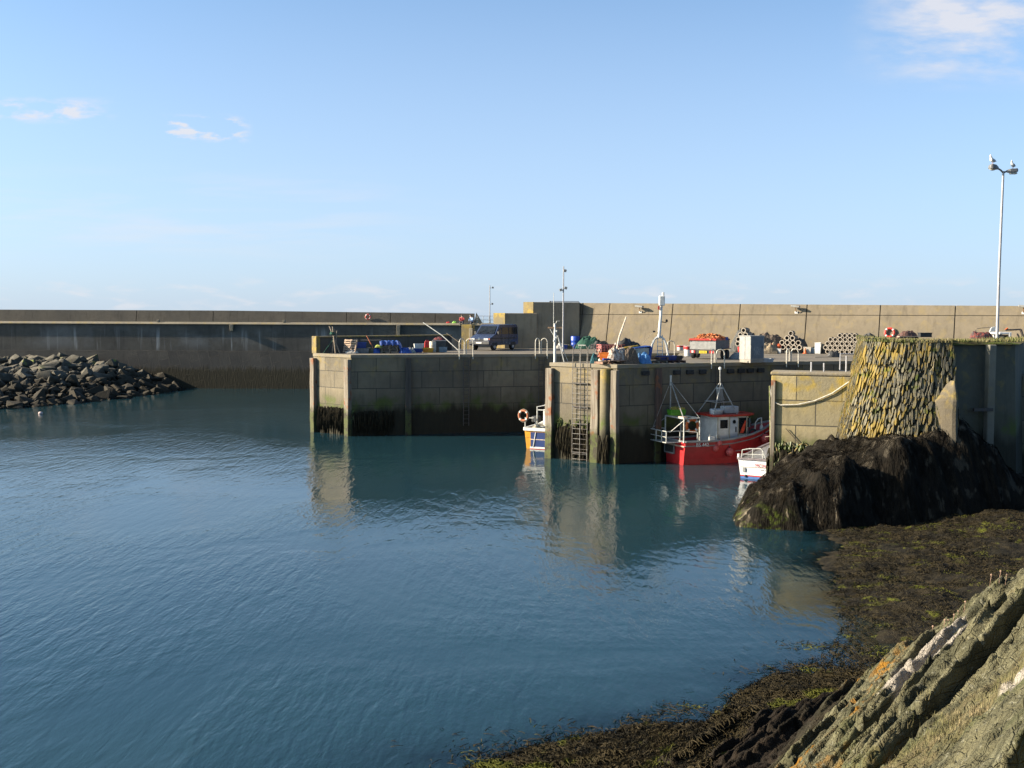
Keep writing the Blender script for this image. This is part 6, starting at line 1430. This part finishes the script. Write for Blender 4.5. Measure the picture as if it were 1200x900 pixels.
ropeline([(902,452),(902.5,480),(903,520),(904,560)], .035, 'hanging_rope', 'weedy vertical rope down the corner of the near quay', pm('weedy_rope', (.30,.27,.16), (.13,.16,.04), 6, .9))

# --- two anglers far off on the breakwater walkway
def person(label, loc, rz, top, trousers, skin=(.42,.27,.2), hair=(.06,.04,.03), lean=0.0):
    t = T('person', label, 'person', loc, rz)
    V = {'pel':(0,0,.10),'waist':(.02,0,.28),'chest':(.05+lean,0,.50),'neck':(.07+lean*1.3,0,.63),'head':(.10+lean*1.5,0,.72),'crown':(.10+lean*1.5,0,.83)}
    E = [('pel','waist'),('waist','chest'),('chest','neck'),('neck','head'),('head','crown')]
    Rd = {'pel':.15,'waist':.13,'chest':.155,'neck':.055,'head':.085,'crown':.06}
    for s, k in ((1,'l'),(-1,'r')):
        V.update({'hip'+k:(.03,s*.1,.09),'knee'+k:(.42,s*.13,.16),'ank'+k:(.46,s*.13,-.24),'toe'+k:(.60,s*.14,-.27),'sh'+k:(.05+lean,s*.19,.55),'el'+k:(.16+lean,s*.25,.34),'wr'+k:(.36+lean*.6,s*.13,.32),'hand'+k:(.45+lean*.6,s*.09,.32)})
        E += [('pel','hip'+k),('hip'+k,'knee'+k),('knee'+k,'ank'+k),('ank'+k,'toe'+k),('chest','sh'+k),('sh'+k,'el'+k),('el'+k,'wr'+k),('wr'+k,'hand'+k)]
        Rd.update({'hip'+k:.11,'knee'+k:.07,'ank'+k:.045,'toe'+k:.045,'sh'+k:.075,'el'+k:.05,'wr'+k:.035,'hand'+k:.04})
    ks = list(V); me = bpy.data.meshes.new('body'); me.from_pydata([V[k] for k in ks], [(ks.index(a), ks.index(b)) for a, b in E], [])
    bo = bpy.data.objects.new('body', me); C.objects.link(bo); bo.parent = t
    sm = bo.modifiers.new('skin', 'SKIN'); ss = bo.modifiers.new('smooth', 'SUBSURF'); ss.levels = ss.render_levels = 1
    for i, k in enumerate(ks): me.skin_vertices[0].data[i].radius = (Rd[k], Rd[k])
    me.skin_vertices[0].data[ks.index('pel')].use_root = True
    n = NT('clothes'); z = n.sep(n.tc('Object'))[2]; x = n.sep(n.tc('Object'))[0]
    c = n.mix(n.math('GREATER_THAN', z, .215), trousers, top); c = n.mix(n.math('GREATER_THAN', z, .60), c, skin); c = n.mix(n.mul(n.math('LESS_THAN', z, -.2), 1.0), c, (.03,.03,.03))
    me.materials.append(n.out(c, .85))
    MB().ball((.085+lean*1.5,0,.80), .105, 12, (1,.95,.75)).b('hair', pm('dark_hair', hair, tuple(h*1.5 for h in hair), 20, .8), t, smooth=True)
    return t
q = on(541.5, YB+.1); pa_ = person('person in a dark red top sitting on the edge of the breakwater walkway', (q.x, YB+.35, 7.70), R(-100), (.30,.035,.035), (.05,.05,.06)); pa_.scale = (1.15,)*3
q = on(553, YB+.1); pb_ = person('person in a pale blue top sitting near the end of the breakwater', (q.x, YB+.35, 7.70), R(-120), (.30,.42,.62), (.06,.06,.08), lean=.08); pb_.scale = (1.1,)*3
q = on(532.5, YB+.6); heap('bag', 'bright green bag on the breakwater walkway left of the seated people', 'bag', (q.x,YB+.9,7.70), 0, (.6,.5,.32), pm('bright_green', (.28,.6,.08), (.2,.45,.06), 5, .6), 81); q = on(525, YB+.6); heap('bag', 'small dark red bag beyond the green one on the walkway', 'bag', (q.x,YB+.9,7.70), 0, (.5,.4,.22), M_jred, 82)
tag(MB().tube([(0,0,0),(0,0,1.0)], .03, 6).b('rail_post', M_galv, None, (on(550.5,YB+.5).x,YB+.6,7.70)), 'thin post on the breakwater walkway between the seated people', 'post')
# ================================================================== light, sky, camera
SUN_EL, SUN_AZ = 23.0, math.atan2(-.998, -.055)           # azimuth from +Y towards +X
sv = Vector((math.sin(SUN_AZ)*math.cos(R(SUN_EL)), math.cos(SUN_AZ)*math.cos(R(SUN_EL)), math.sin(R(SUN_EL))))
li = bpy.data.lights.new('sun', 'SUN'); li.energy = 5.0; li.angle = R(.5); li.color = (1,.86,.66)
so = bpy.data.objects.new('sun', li); C.objects.link(so); so.rotation_euler = (-sv).to_track_quat('-Z', 'Y').to_euler(); so.location = (-40, 20, 60)
w = bpy.data.worlds.new('World'); bpy.context.scene.world = w; w.use_nodes = True
wt = w.node_tree; bg = wt.nodes['Background']; bg.inputs['Strength'].default_value = .09
sky = wt.nodes.new('ShaderNodeTexSky'); sky.sky_type = 'NISHITA'; sky.sun_disc = False
sky.sun_elevation = R(SUN_EL); sky.sun_rotation = SUN_AZ; sky.altitude = 0; sky.air_density = .5; sky.dust_density = 1.25; sky.ozone_density = 4.0
class WN(NT):
    def __init__(s): s.t = wt; s.N = wt.nodes; s.L = wt.links; s._tc = None; s._geo = None
n = WN(); d = n.tc('Generated'); X3 = n.sep(d)
# clouds: flat-projected by elevation so they thin out to streaks near the horizon
az = n.math('DIVIDE', X3[0], n.math('MAXIMUM', X3[1], .05)); el = n.math('DIVIDE', X3[2], n.math('MAXIMUM', X3[1], .05))
def comb(a, b):
    c = n.N.new('ShaderNodeCombineXYZ'); n.put(c.inputs[0], a); n.put(c.inputs[1], b); return c.outputs[0]
v = comb(az, n.mul(el, 3.0))
def window(a, b, s, t, fa=.03, fe=.015):
    return n.mul(n.mul(n.rng(az, a-fa, a+fa), n.rng(az, b+fa, b-fa)), n.mul(n.rng(el, s-fe, s+fe), n.rng(el, t+fe, t-fe)))
big = n.noise(v, 9, 7, .3); fine_ = n.noise(v, 24, 6, .2)
mask = n.mul(window(.345, .9, .225, .55, .05, .02), n.rng(n.math('ADD', n.mul(big,.7), n.mul(fine_,.3)), .40, .66))
mask = n.math('ADD', mask, n.mul(window(-.60, -.385, .180, .197, .025, .006), n.rng(fine_, .43, .64)))
mask = n.math('ADD', mask, n.mul(window(-.325, -.25, .162, .182, .012, .005), n.rng(n.noise(v, 22, 5, .1), .50, .62)))
mask = n.math('ADD', mask, n.mul(n.mul(window(-1.2, -.12, .06, .125, .12, .02), n.rng(n.noise(comb(az, n.mul(el, 9)), 5, 6, .3), .42, .7)), .35))
mask = n.math('ADD', mask, n.mul(n.mul(n.rng(el, .045, .02), n.rng(el, .0, .008)), n.mul(n.rng(n.noise(comb(az, n.mul(el, 4)), 17, 6, .2), .5, .68), .45)))
skyc = n.mix(n.math('MINIMUM', mask, .8), n.mix(n.rng(el, .36, .0, .06, .85, False), n.mix(1, sky.outputs[0], (1.0,1.12,.98), 'MULTIPLY'), (1.92,2.26,2.72)), (2.7,2.65,2.75))
n.put(bg.inputs[0], skyc)
sc = bpy.context.scene
cam = bpy.data.cameras.new('camera'); cam.sensor_width = 36; cam.lens = 36*FOC/1200; cam.clip_end = 30000; cam.clip_start = .1
co = bpy.data.objects.new('camera', cam); C.objects.link(co); co.location = (0,0,HC)
M3 = Matrix((rgt, upv, -fwd)).transposed(); co.rotation_euler = M3.to_euler(); sc.camera = co
sc.render.engine = 'CYCLES'; sc.view_settings.view_transform = 'Standard'; sc.view_settings.look = 'None'; sc.view_settings.exposure = 1.8; sc.view_settings.gamma = 1
sc.cycles.use_denoising = True; sc.cycles.max_bounces = 6; sc.cycles.transparent_max_bounces = 12
